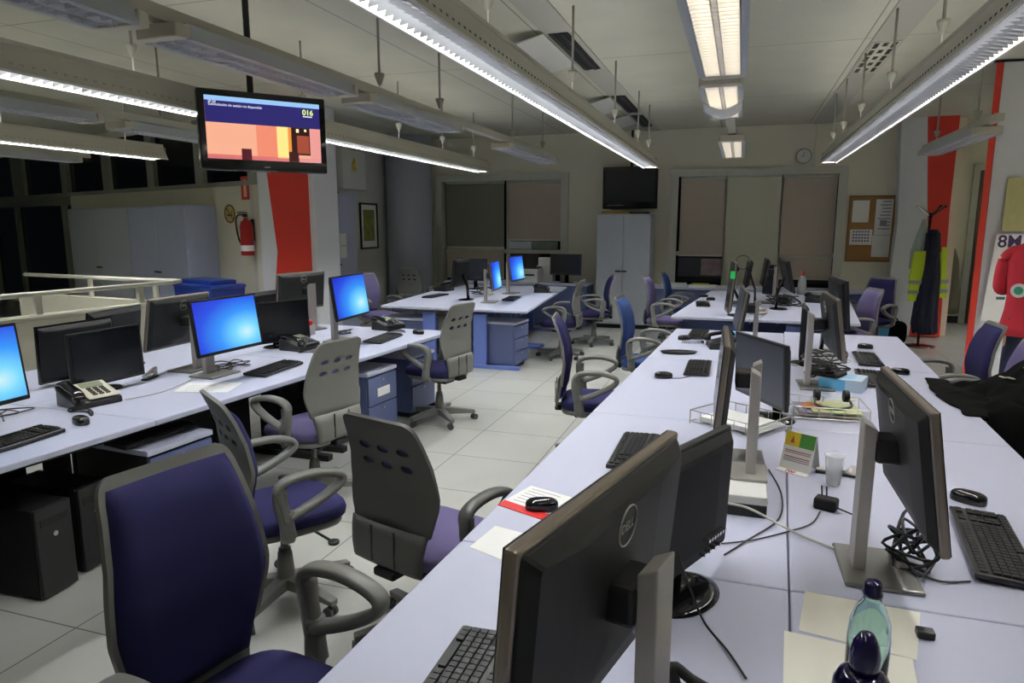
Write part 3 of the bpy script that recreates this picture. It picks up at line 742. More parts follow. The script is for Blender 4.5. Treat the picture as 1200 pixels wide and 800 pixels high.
# ================================================ MONITORS
def monitor(label, px, py, pz, a, tilt=7, w_=.57, h_=.36, stand='silver', on=0, edge=None, back=.12, base_z=DZ, logo=True, group=None, stand_h=None, name='monitor', sidex=0., neck=None):
    """px,py,pz panel centre; screen looks towards local +Y"""
    f = Vector((-math.sin(R(a)), math.cos(R(a)), 0)); o = Vector((px, py, 0))-f*back
    t = thing(name, label, 'monitor', (o.x, o.y, base_z), R(a), group)
    edge = edge or M_rim; zc = pz-base_z
    P = T((sidex, back, zc)) @ Matrix.Rotation(R(tilt), 4, 'X')
    def tr(bm):
        for v in bm.verts: v.co = P @ v.co
        return bm
    hw, hh = w_/2, h_/2
    # housing: front frame and stepped back
    bm = B(); box(bm, (0, -.010, 0), (w_, .022, h_)); obj('bezel', tr(bm), edge, t, bevel=.006)
    bm = B(); r0 = [(-hw+.006, -.020, -hh+.006), (hw-.006, -.020, -hh+.006), (hw-.006, -.020, hh-.006), (-hw+.006, -.020, hh-.006)]
    r1 = [(-hw+.03, -.042, -hh+.03), (hw-.03, -.042, -hh+.03), (hw-.03, -.042, hh-.03), (-hw+.03, -.042, hh-.03)]
    r2 = [(-.15, -.048, -.12), (.15, -.048, -.12), (.15, -.048, .145), (-.15, -.048, .145)]
    if h_ < .3 or w_ < .4: r2 = [(-.1, -.048, -.1), (.1, -.048, -.1), (.1, -.048, .1), (-.1, -.048, .1)]
    Rr = [[bm.verts.new(v) for v in r] for r in (r0, r1, r2)]
    for A, C_ in zip(Rr, Rr[1:]):
        for k in range(4): bm.faces.new((A[k], A[(k+1) % 4], C_[(k+1) % 4], C_[k]))
    bm.faces.new(Rr[0][::-1]); bm.faces.new(Rr[-1])
    hs = obj('back_housing', tr(bm), M_anthracite if stand == 'silver' else M_black_soft, t, bevel=.008)
    bm = B()
    for i in range(9): box(bm, (-.10+.025*i, -.0405, hh-.055), (.016, .004, .004))
    obj('vents', tr(bm), M_black, hs)
    bm = B(); box(bm, (0, .0012, .002), (w_-.008, .003, h_-.008)); obj('screen_border', tr(bm), M_black, t)
    bm = B(); b_ = .016; box(bm, (0, .0035, .004), (w_-2*b_, .002, h_-2*b_-.004))
    obj('screen', tr(bm), M_screen_on if on == 1 else (M_screen_greyblue if on == 2 else M_screen_off), t)
    if logo:
        bm = B(); rp = [Vector((.034*math.cos(2*PI*k/24), -.0490, (.034*math.sin(2*PI*k/24)+.118))) for k in range(24)]
        sweep(bm, rp, .0016, closed=True, n=6); em = obj('emblem', tr(bm), M_silver, t)
        text_obj('emblem_text', 'DELL', .022, M_silver, em, P @ T((.026, -.0575, .042)) @ FACE_Y @ Matrix.Rotation(PI, 4, 'Y') @ Matrix.Rotation(0, 4, 'X') @ Matrix.Diagonal((-1, 1, 1, 1)) if False else P @ T((-.0, -.0484, .110)) @ FACE_NY, .0006, 'CENTER')
    if stand == 'silver':
        H = stand_h or (zc+.06)
        bm = B(); vs = box(bm, (0, -.02, H/2+.006), (.078, .034, H-.012))
        for v in bm.verts:
            if v.co.z > H*.8: v.co.z += (.018 if v.co.y < -.02 else 0)
        obj('stand_column', bm, M_silver, t, bevel=.004)
        bm = B(); box(bm, (sidex/2, .03, zc), (.10+abs(sidex), .07, .07)); obj('hinge', bm, M_black, t, bevel=.01)
        bm = B(); box(bm, (0, .03, .007), (.26, .20, .014)); obj('stand_base', bm, M_silver_base, t, bevel=.006)
    elif stand == 'black':
        bm = B(); sweep(bm, [Vector((0, back, .012)), Vector((0, back, .05)), Vector((0, back, neck))] if neck else [Vector((0, 0, .015)), Vector((0, .01, zc*.5)), Vector((0, back-.05, zc-.02))], .035, .014, lateral=(1, 0, 0), n=10); obj('stand_neck', bm, M_black_gloss, t, smooth=True)
        bm = B(); lathe(bm, [(0, .018), (.03, .017), (.095, .010), (.11, .003), (.108, 0), (0, 0)], 32)
        for v in bm.verts: v.co.x *= 1.25; v.co.y = v.co.y*.95+.03
        obj('stand_base', bm, M_black_gloss, t, smooth=True)
    return t
BK = M_black; MN = 'desktop monitors'
monitor('huge near monitor with its dark back and round emblem towards us', -.205, 1.05, 1.135, 76, 5, .60, .38, back=.088, stand_h=.46)
monitor('glossy black television monitor with sockets behind the huge near one', -.130, 1.79, .965, 66, 2, .53, .37, 'black', edge=BK, logo=False, back=.045, neck=.10)
monitor('edge-on monitor facing the aisle, before the silver column over the white papers', -.06, 2.96, 1.09, 92, 4, back=.13)
monitor('monitor with a dull grey screen turned towards us in the right block', .12, 3.66, .99, 119, -3, .48, .33, 'black', 2, edge=BK, logo=False)
monitor('edge-on monitor facing the aisle at the far end of the right block', .01, 6.04, 1.03, 94, 9, .55, .34, on=2, back=.12)
monitor('thin black monitor exactly edge-on in the middle of the right block', .44, 5.30, .97, 85.5, 0, .42, .36, 'black', edge=BK, logo=False, back=.07)
monitor('monitor seen from behind above the mask box, facing right', .57, 4.55, 1.12, 272, 9, .58, .37, back=.12)
monitor('black slab monitor behind the one above the mask box', .76, 5.85, 1.13, 274, 6, .58, .38, 'black', edge=BK, logo=False)
monitor('wide monitor in the right foreground facing right towards its keyboard', .49, 2.10, 1.10, 271, 9, .58, .37, back=.10, stand_h=.43)
monitor('bright blue screen in the middle of the left row', -3.16, 3.64, 1.08, 267, 8, on=1, edge=M_black, back=.17)
monitor('small dark screen beside the beige desk phone', -3.58, 3.09, .945, 268, 2, .49, .325, 'black', edge=BK, logo=False)
monitor('rounded black monitor showing its back behind the small dark screen', -4.02, 3.24, .935, 89, 2, .53, .36, 'black', edge=M_black_gloss, logo=False, back=.05)
monitor('grey-edged monitor half hidden behind the small dark screen', -4.22, 3.70, .965, 100, 8, .53, .35, 'black', edge=M_anthracite, logo=False)
monitor('tall dark monitor back with a silver logo, left of the middle blue screen', -3.68, 3.74, 1.07, 93, 11, back=.13)
monitor('small dark screen to the right of the middle blue screen', -3.50, 4.68, .95, 251, 4, .48, .33, 'black', edge=BK, logo=False)
monitor('low black monitor whose top peeps out behind the small dark screen', -4.12, 5.25, .955, 90, 3, .48, .34, 'black', edge=BK, logo=False)
monitor('dark monitor back on a grey stand in front of the red pillar', -3.99, 5.60, 1.10, 76, 6, .57, .36, back=.14)
monitor('bright blue screen at the far end of the left row', -3.14, 5.12, 1.12, 274, 8, .59, .37, on=1, edge=M_black, back=.15)
monitor('leftmost bright blue screen, cut by the photo edge', -3.22, 2.04, 1.08, 273, 6, .58, .37, on=1, edge=M_black, back=.15)
monitor('black monitor at the left of the middle block, its stand towards us', -3.56, 8.53, 1.09, 92, 8, .58, .37, 'black', edge=BK, logo=False)
monitor('black screen behind the leftmost monitor of the middle block', -3.95, 9.95, 1.04, 170, 4, .55, .34, 'black', edge=BK, logo=False)
monitor('narrow-angled blue screen on the middle block, nearer one', -2.98, 8.36, 1.08, 279, 7, .58, .37, on=1)
monitor('narrow-angled blue screen on the middle block, farther and taller-looking one', -3.07, 9.51, 1.10, 268, 8, on=1)
monitor('black screen on the back counter left of the tall cabinet', -2.85, 11.55, 1.05, 181, 4, .55, .36, 'black', edge=BK, logo=False)
fm = monitor('upright monitor with a green sticker on the far right block', -.10, 7.97, 1.045, 97, 5, .35, .56, 'black', edge=M_rim, logo=False)
obj('green_sticker', bx(-.184, -.168, .085, .135, .42, .50), M_green_tape, fm)
monitor('black monitor with round headphones hung on it, far right block', .08, 9.13, 1.13, 93, 8, .51, .34, 'black', edge=BK, logo=False)
monitor('black monitor right of the headphones, far right block', .29, 9.40, 1.13, 92, 8, .51, .34, 'silver', logo=False, edge=BK)
monitor('leaning black monitor beside the clear bottle, far right block', .55, 8.75, 1.13, 275, 13, .58, .38, 'black', edge=BK, logo=False)
monitor('dark brownish box monitor in the centre of the far right block', .38, 9.75, 1.0, 120, 2, .30, .40, 'black', edge=mat('dark_brown_plastic', (.05, .028, .022), .4), logo=False)

# ================================================ LEFT AREA: parapet, railing, cabinets, signs
def seg_wall(bm, p, q, th, z0, z1):
    v = (Vector(q)-Vector(p)).normalized(); n = Vector((-v.y, v.x))*th/2; p = Vector(p); q = Vector(q)
    prism(bm, [tuple(p-n), tuple(q-n), tuple(q+n), tuple(p+n)], z0, z1)
PA, PB, PC_ = (-6.22, 1.3), (-5.69, 5.95), (-8.6, 6.3)
M_parapet = mat('cream_parapet', (.52, .50, .40), .6)
bm = B(); seg_wall(bm, PA, PB, .12, 0, .90); seg_wall(bm, (-5.75, 5.97), PC_, .12, 0, .88); structure(obj('wall_parapet', bm, M_parapet))
bm = B(); seg_wall(bm, PA, (PB[0]+.01, PB[1]+.08), .17, .90, .935); structure(obj('trim_9', bm, M_parapet, bevel=.01))
t = thing('stair_railing', 'cream metal railing with short posts on top of the parapet wall', 'railing', (-5.95, 4.1, .935))
def loc(p): return Vector((p[0]+5.95, p[1]-4.1, p[2]-.935))
M_rail = mat('cream_rail_paint', (.62, .60, .50), .4)
bm = B(); sweep(bm, [loc(p) for p in [(-6.27, 1.3, 1.115), (-6.0, 3.9, 1.115), (-5.76, 5.85, 1.115), (-5.80, 5.98, 1.115), (-6.0, 6.02, 1.115), (-6.9, 6.1, 1.112), (-8.5, 6.28, 1.11)]], .03, .022, n=10); obj('handrail', bm, M_rail, t, smooth=True)
for p in [(-6.2, 2.0), (-6.08, 3.1), (-5.93, 4.45), (-5.81, 5.45)]: obj('post', bx(-.02, .02, -.03, .03, 0, .17), M_rail, t, loc=loc((p[0]+.01, p[1], .935)))
for p in [(-6.2, 6.04), (-7.3, 6.16)]: obj('post', bx(-.02, .02, -.02, .02, -.055, .17), M_rail, t, loc=loc((p[0], p[1], .935)))
def cabinet(x, y, rot, w_, d_, h_, label, m, n=2, handle='lock', plinth=.06):
    t = thing('metal_cabinet', label, 'cabinet', (x, y, 0), rot)
    obj('body', bx(-w_/2, w_/2, -d_/2, d_/2-.022, plinth, h_), m, t, bevel=.006)
    obj('plinth', bx(-w_/2+.01, w_/2-.01, -d_/2, d_/2-.04, 0, plinth), M_black_soft, t)
    dw = w_/n
    for i in range(n):
        x0 = -w_/2+dw*i; d = obj('door', bx(x0+.004, x0+dw-.004, d_/2-.02, d_/2, plinth+.02, h_-.02), m, t, bevel=.004)
        s = x0+dw-.07 if i % 2 == 0 else x0+.03
        obj('handle', bx(s, s+.09 if handle == 'lock' else s+.02, d_/2, d_/2+.02, h_*.50, h_*.50+(.025 if handle == 'lock' else .12)), M_anthracite, d, bevel=.004)
    return t
p = LM(.885, .25); cabinet(p.x, p.y, R(161), 1.76, .48, 2.0, 'wide lavender cabinet left of the blue bin', M_cabinet)
p = LM(2.93, .25); cabinet(p.x, p.y, R(161), 2.28, .48, 2.0, 'wide lavender cabinet beside the dark doorway at far left', M_cabinet_pale)
cs = cabinet(-6.1, 9.30, R(-90), 1.14, .39, 2.2, 'tall lavender cabinet with taped notices behind the red pillar', M_cabinet)
def notice(parent, x, z, w_, h_, y, lines=6, kind='notice', m=M_white):
    n = obj(kind, bx(x-w_/2, x+w_/2, y, y+.0015, z-h_/2, z+h_/2), m, parent)
    bm = B()
    for i in range(lines):
        zz = z+h_/2-h_*(i+1)/(lines+1); ww = w_*random.uniform(.5, .85)
        bx(x-w_*.42, x-w_*.42+ww, y+.0015, y+.0022, zz-h_*.018, zz+h_*.018, bm)
    obj('print_lines', bm, M_ink_grey, n); return n
notice(cs, .42, 1.45, .2, .32, .195, 7); notice(cs, -.16, 1.40, .18, .38, .195, 1)
cb = cabinet(-1.85, 11.72, R(180), .88, .6, 1.9, 'tall pale steel cabinet under the switched-off television', M_cabinet_pale, plinth=.07)
# things on top of the back cabinet
tag(obj('cardboard_tray', bx(-.24, .24, -.1, .1, 0, .05), mat('ochre_card', (.35, .24, .06), .8), bevel=.005, loc=(-2.0, 11.6, 1.9)), 'ochre cardboard tray on top of the tall steel cabinet', 'tray')
tag(obj('black_folder', bx(-.16, .16, -.1, .1, 0, .03), M_black_soft, bevel=.004, loc=(-1.62, 11.6, 1.9)), 'thin black folder on the right of the tall steel cabinet top', 'folder')
tag(obj('black_folder', bx(-.3, .3, -.12, .12, 0, .035), M_black_soft, bevel=.004, loc=(-6.1, 9.2, 2.2)) , 'flat black folder lying on the lavender cabinet behind the red pillar', 'folder')
bpy.data.objects['black_folder.001'].rotation_euler = (0, 0, R(90))
# white box with warning sign on left wall
t = thing('electrical_box', 'cream electrical box with a yellow warning sign high on the left wall', 'electrical box', (-6.3, 10.2, 2.3))
obj('enclosure', bx(0, .2, -.36, .36, 0, .62), M_whitep, t, bevel=.008)
bm = B(); v = [bm.verts.new(p) for p in ((.202, -.06, .40), (.202, .06, .40), (.202, 0, .53))]; bm.faces.new(v); wv = obj('warning_triangle', bm, M_yellow, t)
obj('warning_label', bx(.2, .203, -.06, .06, .30, .39), M_yellow, t)
bm = B(); bx(.203, .205, -.006, .006, .43, .49, bm); bx(.2035, .205, -.04, .04, .35, .357, bm); bx(.2035, .205, -.04, .04, .33, .337, bm); obj('warning_print', bm, M_ink, t)
# framed picture
t = thing('framed_picture', 'small black framed green landscape print on the grey side wall', 'picture', (-6.3, 10.94, 1.70))
bm = B(); bx(0, .025, -.3, .3, -.4, -.37, bm); bx(0, .025, -.3, .3, .37, .4, bm); bx(0, .025, -.3, -.27, -.37, .37, bm); bx(0, .025, .27, .3, -.37, .37, bm); obj('frame', bm, M_black, t)
obj('mount', bx(0, .008, -.27, .27, -.37, .37), M_white, t); obj('print', bx(.008, .011, -.19, .19, -.26, .28), M_art, t)
# no smoking sign, red sign, extinguisher  (on slanted left wall)
def on_lwall(s, z): p = LM(s, .002); return (p.x, p.y, z)
t = thing('no_smoking_sign', 'round no-smoking sign on the cream wall beside the extinguisher', 'sign', on_lwall(-.37, 1.88), R(161))
bm = B(); cyl(bm, (0, 0, 0), (0, .006, 0), .135, n=32); obj('disc', bm, mat('pale_yellow_sign', (.55, .48, .16), .6), t)
bm = B(); sweep(bm, [Vector((.125*math.cos(k*2*PI/32), .008, .125*math.sin(k*2*PI/32))) for k in range(32)], .011, closed=True, n=6); cyl(bm, (.09, .008, .09), (-.09, .008, -.09), .009, n=6); obj('ring', bm, mat('brown_sign_ring', (.25, .10, .03), .6), t)
bm = B(); box(bm, (0, .008, -.02), (.14, .004, .018)); box(bm, (-.06, .008, .02), (.012, .004, .05)); obj('cigarette', bm, M_ink, t)
t = thing('fire_sign', 'small red fire equipment sign above the extinguisher', 'sign', on_lwall(-.80, 2.23), R(161))
obj('plate', bx(-.10, .10, 0, .006, -.16, .16), M_red, t, bevel=.001); bm = B(); bx(-.035, .035, .006, .008, -.12, .08, bm); bx(-.012, .012, .006, .008, .08, .12, bm); obj('pictogram', bm, mat('sign_cream', (.75, .62, .35), .6), t)
t = thing('fire_extinguisher', 'red fire extinguisher with black hose hanging beside the white pillar', 'fire extinguisher', on_lwall(-.94, 1.30), R(161))
bm = B(); lathe(bm, [(0, 0), (.085, 0), (.09, .015), (.09, .40), (.075, .46), (.035, .49), (.03, .52), (0, .52)], 24, (0, .11, 0)); obj('cylinder', bm, mat('dark_red_enamel', (.30, .010, .008), .3), t, smooth=True)
bm = B(); lathe(bm, [(.0915, .06), (.0915, .14)], 24, (0, .11, 0)); obj('paper_label', bm, M_white, t)
bm = B(); box(bm, (0, .12, .55), (.05, .05, .05)); box(bm, (.02, .15, .59), (.03, .14, .015)); box(bm, (.02, .14, .565), (.025, .12, .012)); obj('valve_lever', bm, M_black, t, bevel=.004)
bm = B(); sweep(bm, smoothpath([(.03, .12, .55), (.12, .14, .56), (.22, .13, .48), (.20, .12, .25), (.11, .12, .12), (.10, .12, .04)], 6), .012, n=8); obj('hose', bm, M_black, t, smooth=True)
bm = B(); box(bm, (0, .012, .35), (.06, .024, .3)); obj('bracket', bm, M_anthracite, t)
# blue bin
def bin_(x, y, w_, d_, h_, m, label, lid=True, rot=0.):
    t = thing('recycling_bin' if lid else 'waste_bin', label, 'bin', (x, y, 0), rot)
    bm = B(); a = [(-w_*.42, -d_*.42), (w_*.42, -d_*.42), (w_*.42, d_*.42), (-w_*.42, d_*.42)]; lo = [bm.verts.new((px, py, 0)) for px, py in a]; hi = [bm.verts.new((px*1.19, py*1.19, h_)) for px, py in a]
    hin = [bm.verts.new((px*1.12, py*1.12, h_)) for px, py in a]; bot = [bm.verts.new((px*.94, py*.94, .02)) for px, py in a]
    bm.faces.new(lo[::-1]); bm.faces.new(bot)
    for i in range(4):
        j = (i+1) % 4; bm.faces.new((lo[i], lo[j], hi[j], hi[i])); bm.faces.new((hi[i], hi[j], hin[j], hin[i])); bm.faces.new((hin[i], hin[j], bot[j], bot[i]))
    obj('tub', bm, m, t, bevel=.012)
    if lid:
        bm = B(); box(bm, (0, 0, h_+.02), (w_*1.04, d_*1.04, .05)); box(bm, (0, 0, h_+.07), (w_*.8, d_*.75, .07)); obj('lid', bm, m, t, bevel=.018)
        bm = B(); box(bm, (0, -d_*.53, h_+.02), (w_*.5, .03, .025)); obj('handle', bm, m, t, bevel=.005)
    else:
        bm = B(); sweep(bm, [Vector((px*1.2, py*1.2, h_)) for px, py in a], .009, closed=True, n=6); obj('rim', bm, m, t)
bin_(-6.98, 7.72, .98, .5, .88, M_blue_bin, 'wide blue lidded bin between lavender cabinet and white pillar', rot=R(-19))
bin_(1.95, 11.05, .26, .26, .34, M_azure_bin, 'small light blue waste bin below the cork board', lid=False)
t = thing('rucksack', 'small black rucksack on the floor beside the light blue bin', 'bag', (2.2, 11.2, 0))
bm = B(); pillow(bm, .3, .26, .34, T((0, 0, .17)) , e=.6); obj('body', bm, M_coat_black, t, smooth=True)
bm = B(); pillow(bm, .2, .08, .18, T((0, -.12, .12)), e=.6); obj('pocket', bm, M_coat_black, t, smooth=True)
bm = B(); sweep(bm, smoothpath([(-.04, 0, .32), (0, 0, .38), (.04, 0, .32)], 5), .01, n=6); obj('strap', bm, M_coat_black, t)

# ================================================ TELEVISIONS
def tv_body(t, w_, h_, d_=.08, b_=.045, bb=.07):
    obj('casing', bx(-w_/2, w_/2, -d_, 0, -h_/2, h_/2), M_black_gloss, t, bevel=.012)
    obj('back_cover', bx(-w_*.35, w_*.35, -d_-.05, -d_+.01, -h_*.3, h_*.3), M_black_soft, t, bevel=.02)
    return (-w_/2+b_, w_/2-b_, -h_/2+bb, h_/2-b_)
t = thing('television', 'lit television hanging from the ceiling, showing a glowing orange room', 'television', (-3.2, 4.185, 2.355), R(230.3))
x0, x1, z0, z1 = tv_body(t, .86, .53, bb=.075)
sw, sh = x1-x0, z1-z0
scr = obj('screen', bx(x0, x1, .0, .002, z0, z1), emat('tv_pale_orange', (1, .47, .30), .95), t)
def tvr(u0, u1, v0, v1, name, c, s, lay=1):   # u from image left, v from top
    return obj(name, bx(x1-sw*u0, x1-sw*u1, .002, .002+.0006*lay, z1-sh*v0, z1-sh*v1), emat('tv_'+name, c, s), scr)
tvr(0, 1, 0, .42, 'dark_blue_band', (.03, .025, .20), .8); tvr(0, 1, 0, .075, 'light_blue_line', (.35, .62, 1), .95, 2)
tvr(.42, .60, .42, 1, 'glow_left', (1, .30, .18), .9); tvr(.60, .72, .42, .95, 'bright_curtain', (1, .75, .25), 1.1, 2)
tvr(.70, .73, .42, .95, 'curtain_edge', (1, .35, .05), .9, 3)
tvr(.73, .90, .42, .88, 'dark_doorway', (.05, .01, .01), .6, 3); tvr(.78, .89, .55, .85, 'lit_inside_doorway', (.55, .10, .05), .7, 4)
tvr(.90, 1, .42, .93, 'pink_wall', (1, .40, .36), .85, 2); tvr(0, .8, .93, 1, 'pink_floor', (.9, .22, .22), .8, 2); tvr(.8, 1, .93, 1, 'pink_floor_right', (1, .40, .38), .8, 3)
tvr(.285, .37, .82, 1, 'dark_box', (.14, .01, .02), .6, 4); tvr(.70, .79, .83, 1, 'dark_box_right', (.08, .01, .01), .6, 4)
tvr(.775, .80, .44, .50, 'lamp_left', (1, .85, .4), 1.2, 5); tvr(.85, .87, .44, .48, 'lamp_right', (1, .85, .4), 1.2, 5)
Mt = lambda u, v: T((x1-sw*u, .005, z1-sh*v)) @ FACE_Y
text_obj('caption', 'SP 60', .022, emat('tv_white', (.9, .92, 1), 1.1), scr, Mt(.03, .115), .0004)
text_obj('caption', 'Subtitulación de sesión no disponible', .0232, MATS['tv_white'], scr, Mt(.03, .155), .0004)
text_obj('page_number', '016', .052, emat('tv_yellow', (.85, 1, .25), 1.1), scr, Mt(.84, .195), .0004, bold=.001)
obj('page_bar', bx(x1-sw*.845, x1-sw*.93, .002, .005, z1-sh*.215, z1-sh*.23), MATS['tv_white'], scr)
bm = B(); cyl(bm, (-.02, .001, -.235), (.02, .001, -.235), .004, n=8); obj('brand_badge', bm, M_silver_top, t)
bm = B(); cyl(bm, (.05, -.16, -.05), (.05, -.16, .94), .022, n=12); box(bm, (.05, -.14, 0), (.16, .05, .18)); box(bm, (.05, -.16, .94), (.14, .14, .012)); obj('ceiling_mount', bm, M_anthracite, t)
t = thing('television', 'switched-off black television hanging above the tall steel cabinet', 'television', (-1.84, 11.9, 2.34), R(178))
x0, x1, z0, z1 = tv_body(t, .93, .70, bb=.11)
obj('screen', bx(x0, x1, .0, .002, z0, z1), M_screen_off, t)
bm = B(); cyl(bm, (.1, 0, -.29), (.38, 0, -.29), .006, n=6); obj('silver_strip', bm, M_silver, t)
bm = B(); cyl(bm, (.0, -.13, .0), (.0, -.13, .95), .02); obj('ceiling_mount', bm, M_black_soft, t)
# wall clock / speaker disc
t = thing('wall_clock', 'small round white clock high on the back wall', 'clock', (.87, WY-.001, 2.80), R(180))
bm = B(); cyl(bm, (0, 0, 0), (0, .05, 0), .12, n=28); obj('case', bm, M_silver, t, bevel=.008)
bm = B(); cyl(bm, (0, .05, 0), (0, .053, 0), .10, n=28); obj('dial', bm, M_whitep, t)
bm = B(); box(bm, (0, .055, .03), (.006, .002, .06)); box(bm, (.02, .055, 0), (.045, .002, .006)); obj('hands', bm, M_ink, t)
bm = B(); cyl(bm, (1.02, 12.17, 2.62), (1.02, 12.17, 3.3), .012); tag(obj('conduit_pipe', bm, M_whitep, smooth=True), 'thin cream pipe running up the back wall beside the clock', 'pipe')
# cork board
t = thing('cork_board', 'cork notice board with four pinned sheets on the back wall', 'notice board', (1.93, WY-.001, 1.66), R(180))
obj('cork', bx(-.33, .33, 0, .012, -.50, .50), M_cork, t)
bm = B(); bx(-.345, .345, 0, .02, .49, .515, bm); bx(-.345, .345, 0, .02, -.515, -.49, bm); bx(-.345, -.325, 0, .02, -.49, .49, bm); bx(.325, .345, 0, .02, -.49, .49, bm); obj('frame', bm, M_cork_frame, t)
def sheet(x, z, w_, h_, label, style):
    n = thing('pinned_sheet', label, 'paper', (1.93-x, WY-.014, 1.66+z), R(180))
    obj('sheet', bx(-w_/2, w_/2, 0, .001, -h_/2, h_/2), M_white, n); bm = B()
    if style == 'grid':
        for i in range(6):
            for j in range(4): bx(-w_*.36+i*w_*.13, -w_*.36+i*w_*.13+w_*.08, .001, .002, h_*.30-j*h_*.2, h_*.30-j*h_*.2+h_*.1, bm)
        obj('print', bm, M_ink_blue, n)
    elif style == 'text':
        for i in range(9): bx(-w_*.4, w_*random.uniform(.1, .4), .001, .002, h_*.42-i*h_*.095, h_*.42-i*h_*.095+h_*.03, bm)
        bx(-w_*.2, w_*.2, .001, .002, -h_*.25, -h_*.08, bm); obj('print', bm, M_ink_grey, n)
sheet(.17, .27, .24, .34, 'blank sheet pinned at top left of the cork board', '')
sheet(-.16, .18, .24, .55, 'long printed sheet pinned at the right of the cork board', 'text')
sheet(.14, -.13, .32, .24, 'landscape sheet with rows of small blue boxes on the cork board', 'grid')
sheet(-.15, -.27, .25, .34, 'blank sheet pinned at lower right of the cork board', '')
# posters on the big column
def on_col(x):
    f = (x-2.34)/1.5; return 8.2+.25*(max(0, f)**1.6)
def poster(name, label, x0_, x1_, z0_, z1_, m, skew=0.):
    cx = (x0_+x1_)/2; a = math.atan2(on_col(x1_)-on_col(x0_), x1_-x0_)
    t = thing(name, label, 'poster', (cx, min(on_col(x0_), on_col(x1_), on_col(cx))-.012, (z0_+z1_)/2), a)
    h = (z1_-z0_)/2; w_ = (x1_-x0_)/2; bm = B()
    vs = [bm.verts.new(v) for v in ((-w_-skew, 0, -h), (w_-skew, 0, -h), (w_, 0, h), (-w_, 0, h))]; vb = [bm.verts.new(v.co+Vector((0, .002, 0))) for v in vs]
    bm.faces.new(vs); bm.faces.new(vb[::-1])
    for i in range(4): bm.faces.new((vs[i], vs[(i+1) % 4], vb[(i+1) % 4], vb[i]))
    obj('sheet', bm, m, t); return t
ps = poster('wall_poster', 'white poster headed 8M on the white column behind the red sweater', 2.43, 2.95, .75, 1.63, M_white, .06)
text_obj('poster_heading', '8M', .17, mat('purple_ink', (.06, .02, .10), .6), ps, T((-.245, -.002, .31)) @ FACE_NY, .0006, bold=.003)
for q in ((-.20, .02, .10, .20), (-.2, -.12, -.22, -.19)): obj('poster_picture', bx(q[0], q[1], -.002, -.001, q[2], q[3]), mat('teal_ink', (.05, .10, .13), .6), ps)
poster('wall_poster', 'faded yellow-green poster above the 8M one on the white column', 2.47, 2.95, 1.66, 2.18, M_poster_y)
# red photographed mark omitted

# ================================================ COAT STAND, GARMENTS
t = thing('coat_stand', 'black coat stand with hooks and a round dark red base before the red column', 'coat stand', (2.49, 11.1, 0))
bm = B(); lathe(bm, [(0, .03), (.03, .03), (.10, .022), (.215, .008), (.215, 0), (0, 0)], 32); obj('base', bm, M_darkred_base, t, smooth=True)
bm = B(); cyl(bm, (0, 0, .02), (0, 0, 1.86), .018); lathe(bm, [(0, 1.90), (.03, 1.88), (.03, 1.82), (0, 1.82)], 14); obj('pole', bm, M_black, t, smooth=True)
for k, a in enumerate((20, 110, 200, 290)):
    d = Vector((math.cos(R(a)), math.sin(R(a)), 0)); bm = B()
    sweep(bm, smoothpath([d*.01+Vector((0, 0, 1.84)), d*.10+Vector((0, 0, 1.90)), d*.19+Vector((0, 0, 1.97))], 4), .011, n=8)
    lathe(bm, [(0, .02), (.022, .01), (.022, -.015), (0, -.02)], 12, tuple(d*.2+Vector((0, 0, 1.975)))); h = obj('hook', bm, M_chrome if k in (1, 2) else M_black, t, smooth=True)
for k, a in enumerate((60, 180, 300)):
    d = Vector((math.cos(R(a)), math.sin(R(a)), 0)); bm = B()
    sweep(bm, smoothpath([d*.01+Vector((0, 0, 1.50)), d*.10+Vector((0, 0, 1.47)), d*.15+Vector((0, 0, 1.53))], 4), .008, n=8); obj('lower_hook', bm, M_chrome, t, smooth=True)
def garment(name, label, cat, m, levels, folds=7, amp=.12, seed=1, loc=(2.49, 11.0, 0), parent_extra=None):
    """levels: (z, cx, cy, halfwidth, halfdepth) top to bottom"""
    t = thing(name, label, cat, loc); bm = B(); rnd = random.Random(seed); n = 48; ph = rnd.random()*6; rings = []
    zs = levels; L = []
    for i in range(len(zs)-1):
        for k in range(4): L.append([a+(b-a)*k/4 for a, b in zip(zs[i], zs[i+1])])
    L.append(list(zs[-1]))
    for j, (z, cx, cy, hw, hd) in enumerate(L):
        g = j/len(L); ring = []
        for i in range(n):
            a = 2*PI*i/n; f = 1+amp*min(1, g*2)*math.sin(a*folds+ph+g*1.3)+amp*.5*math.sin(a*(folds*2-3)+g*3)
            ring.append(bm.verts.new((cx+hw*math.cos(a)*f, cy+hd*math.sin(a)*f, z+.02*g*math.sin(a*5+ph))))
        rings.append(ring)
    for A, C_ in zip(rings, rings[1:]):
        for i in range(n): bm.faces.new((A[i], A[(i+1) % n], C_[(i+1) % n], C_[i]))
    bm.faces.new(rings[0]); bm.faces.new(rings[-1][::-1])
    obj('cloth', bm, m, t, smooth=True); return t
garment('jacket', 'pale green garment hanging at the left of the coat stand', 'jacket', M_coat_green, [(1.80, -.08, .05, .02, .02), (1.6, -.09, .05, .06, .05), (1.35, -.1, .05, .10, .06), (1.1, -.1, .05, .11, .06)], seed=2)
garment('coat', 'long navy hooded coat hanging from the coat stand over the vest', 'coat', M_coat_navy, [(1.66, .03, .0, .05, .05), (1.60, .03, -.02, .085, .08), (1.42, .03, -.03, .09, .09), (1.30, .02, -.08, .09, .10), (1.0, .02, -.10, .11, .10), (.7, .0, -.10, .13, .10), (.35, -.0, -.09, .15, .09), (.22, .02, -.09, .14, .08)], seed=3, folds=6)
t = thing('hi_vis_vest', 'fluorescent yellow vest with grey reflective bands on the coat stand', 'vest', (2.49, 10.98, 0))
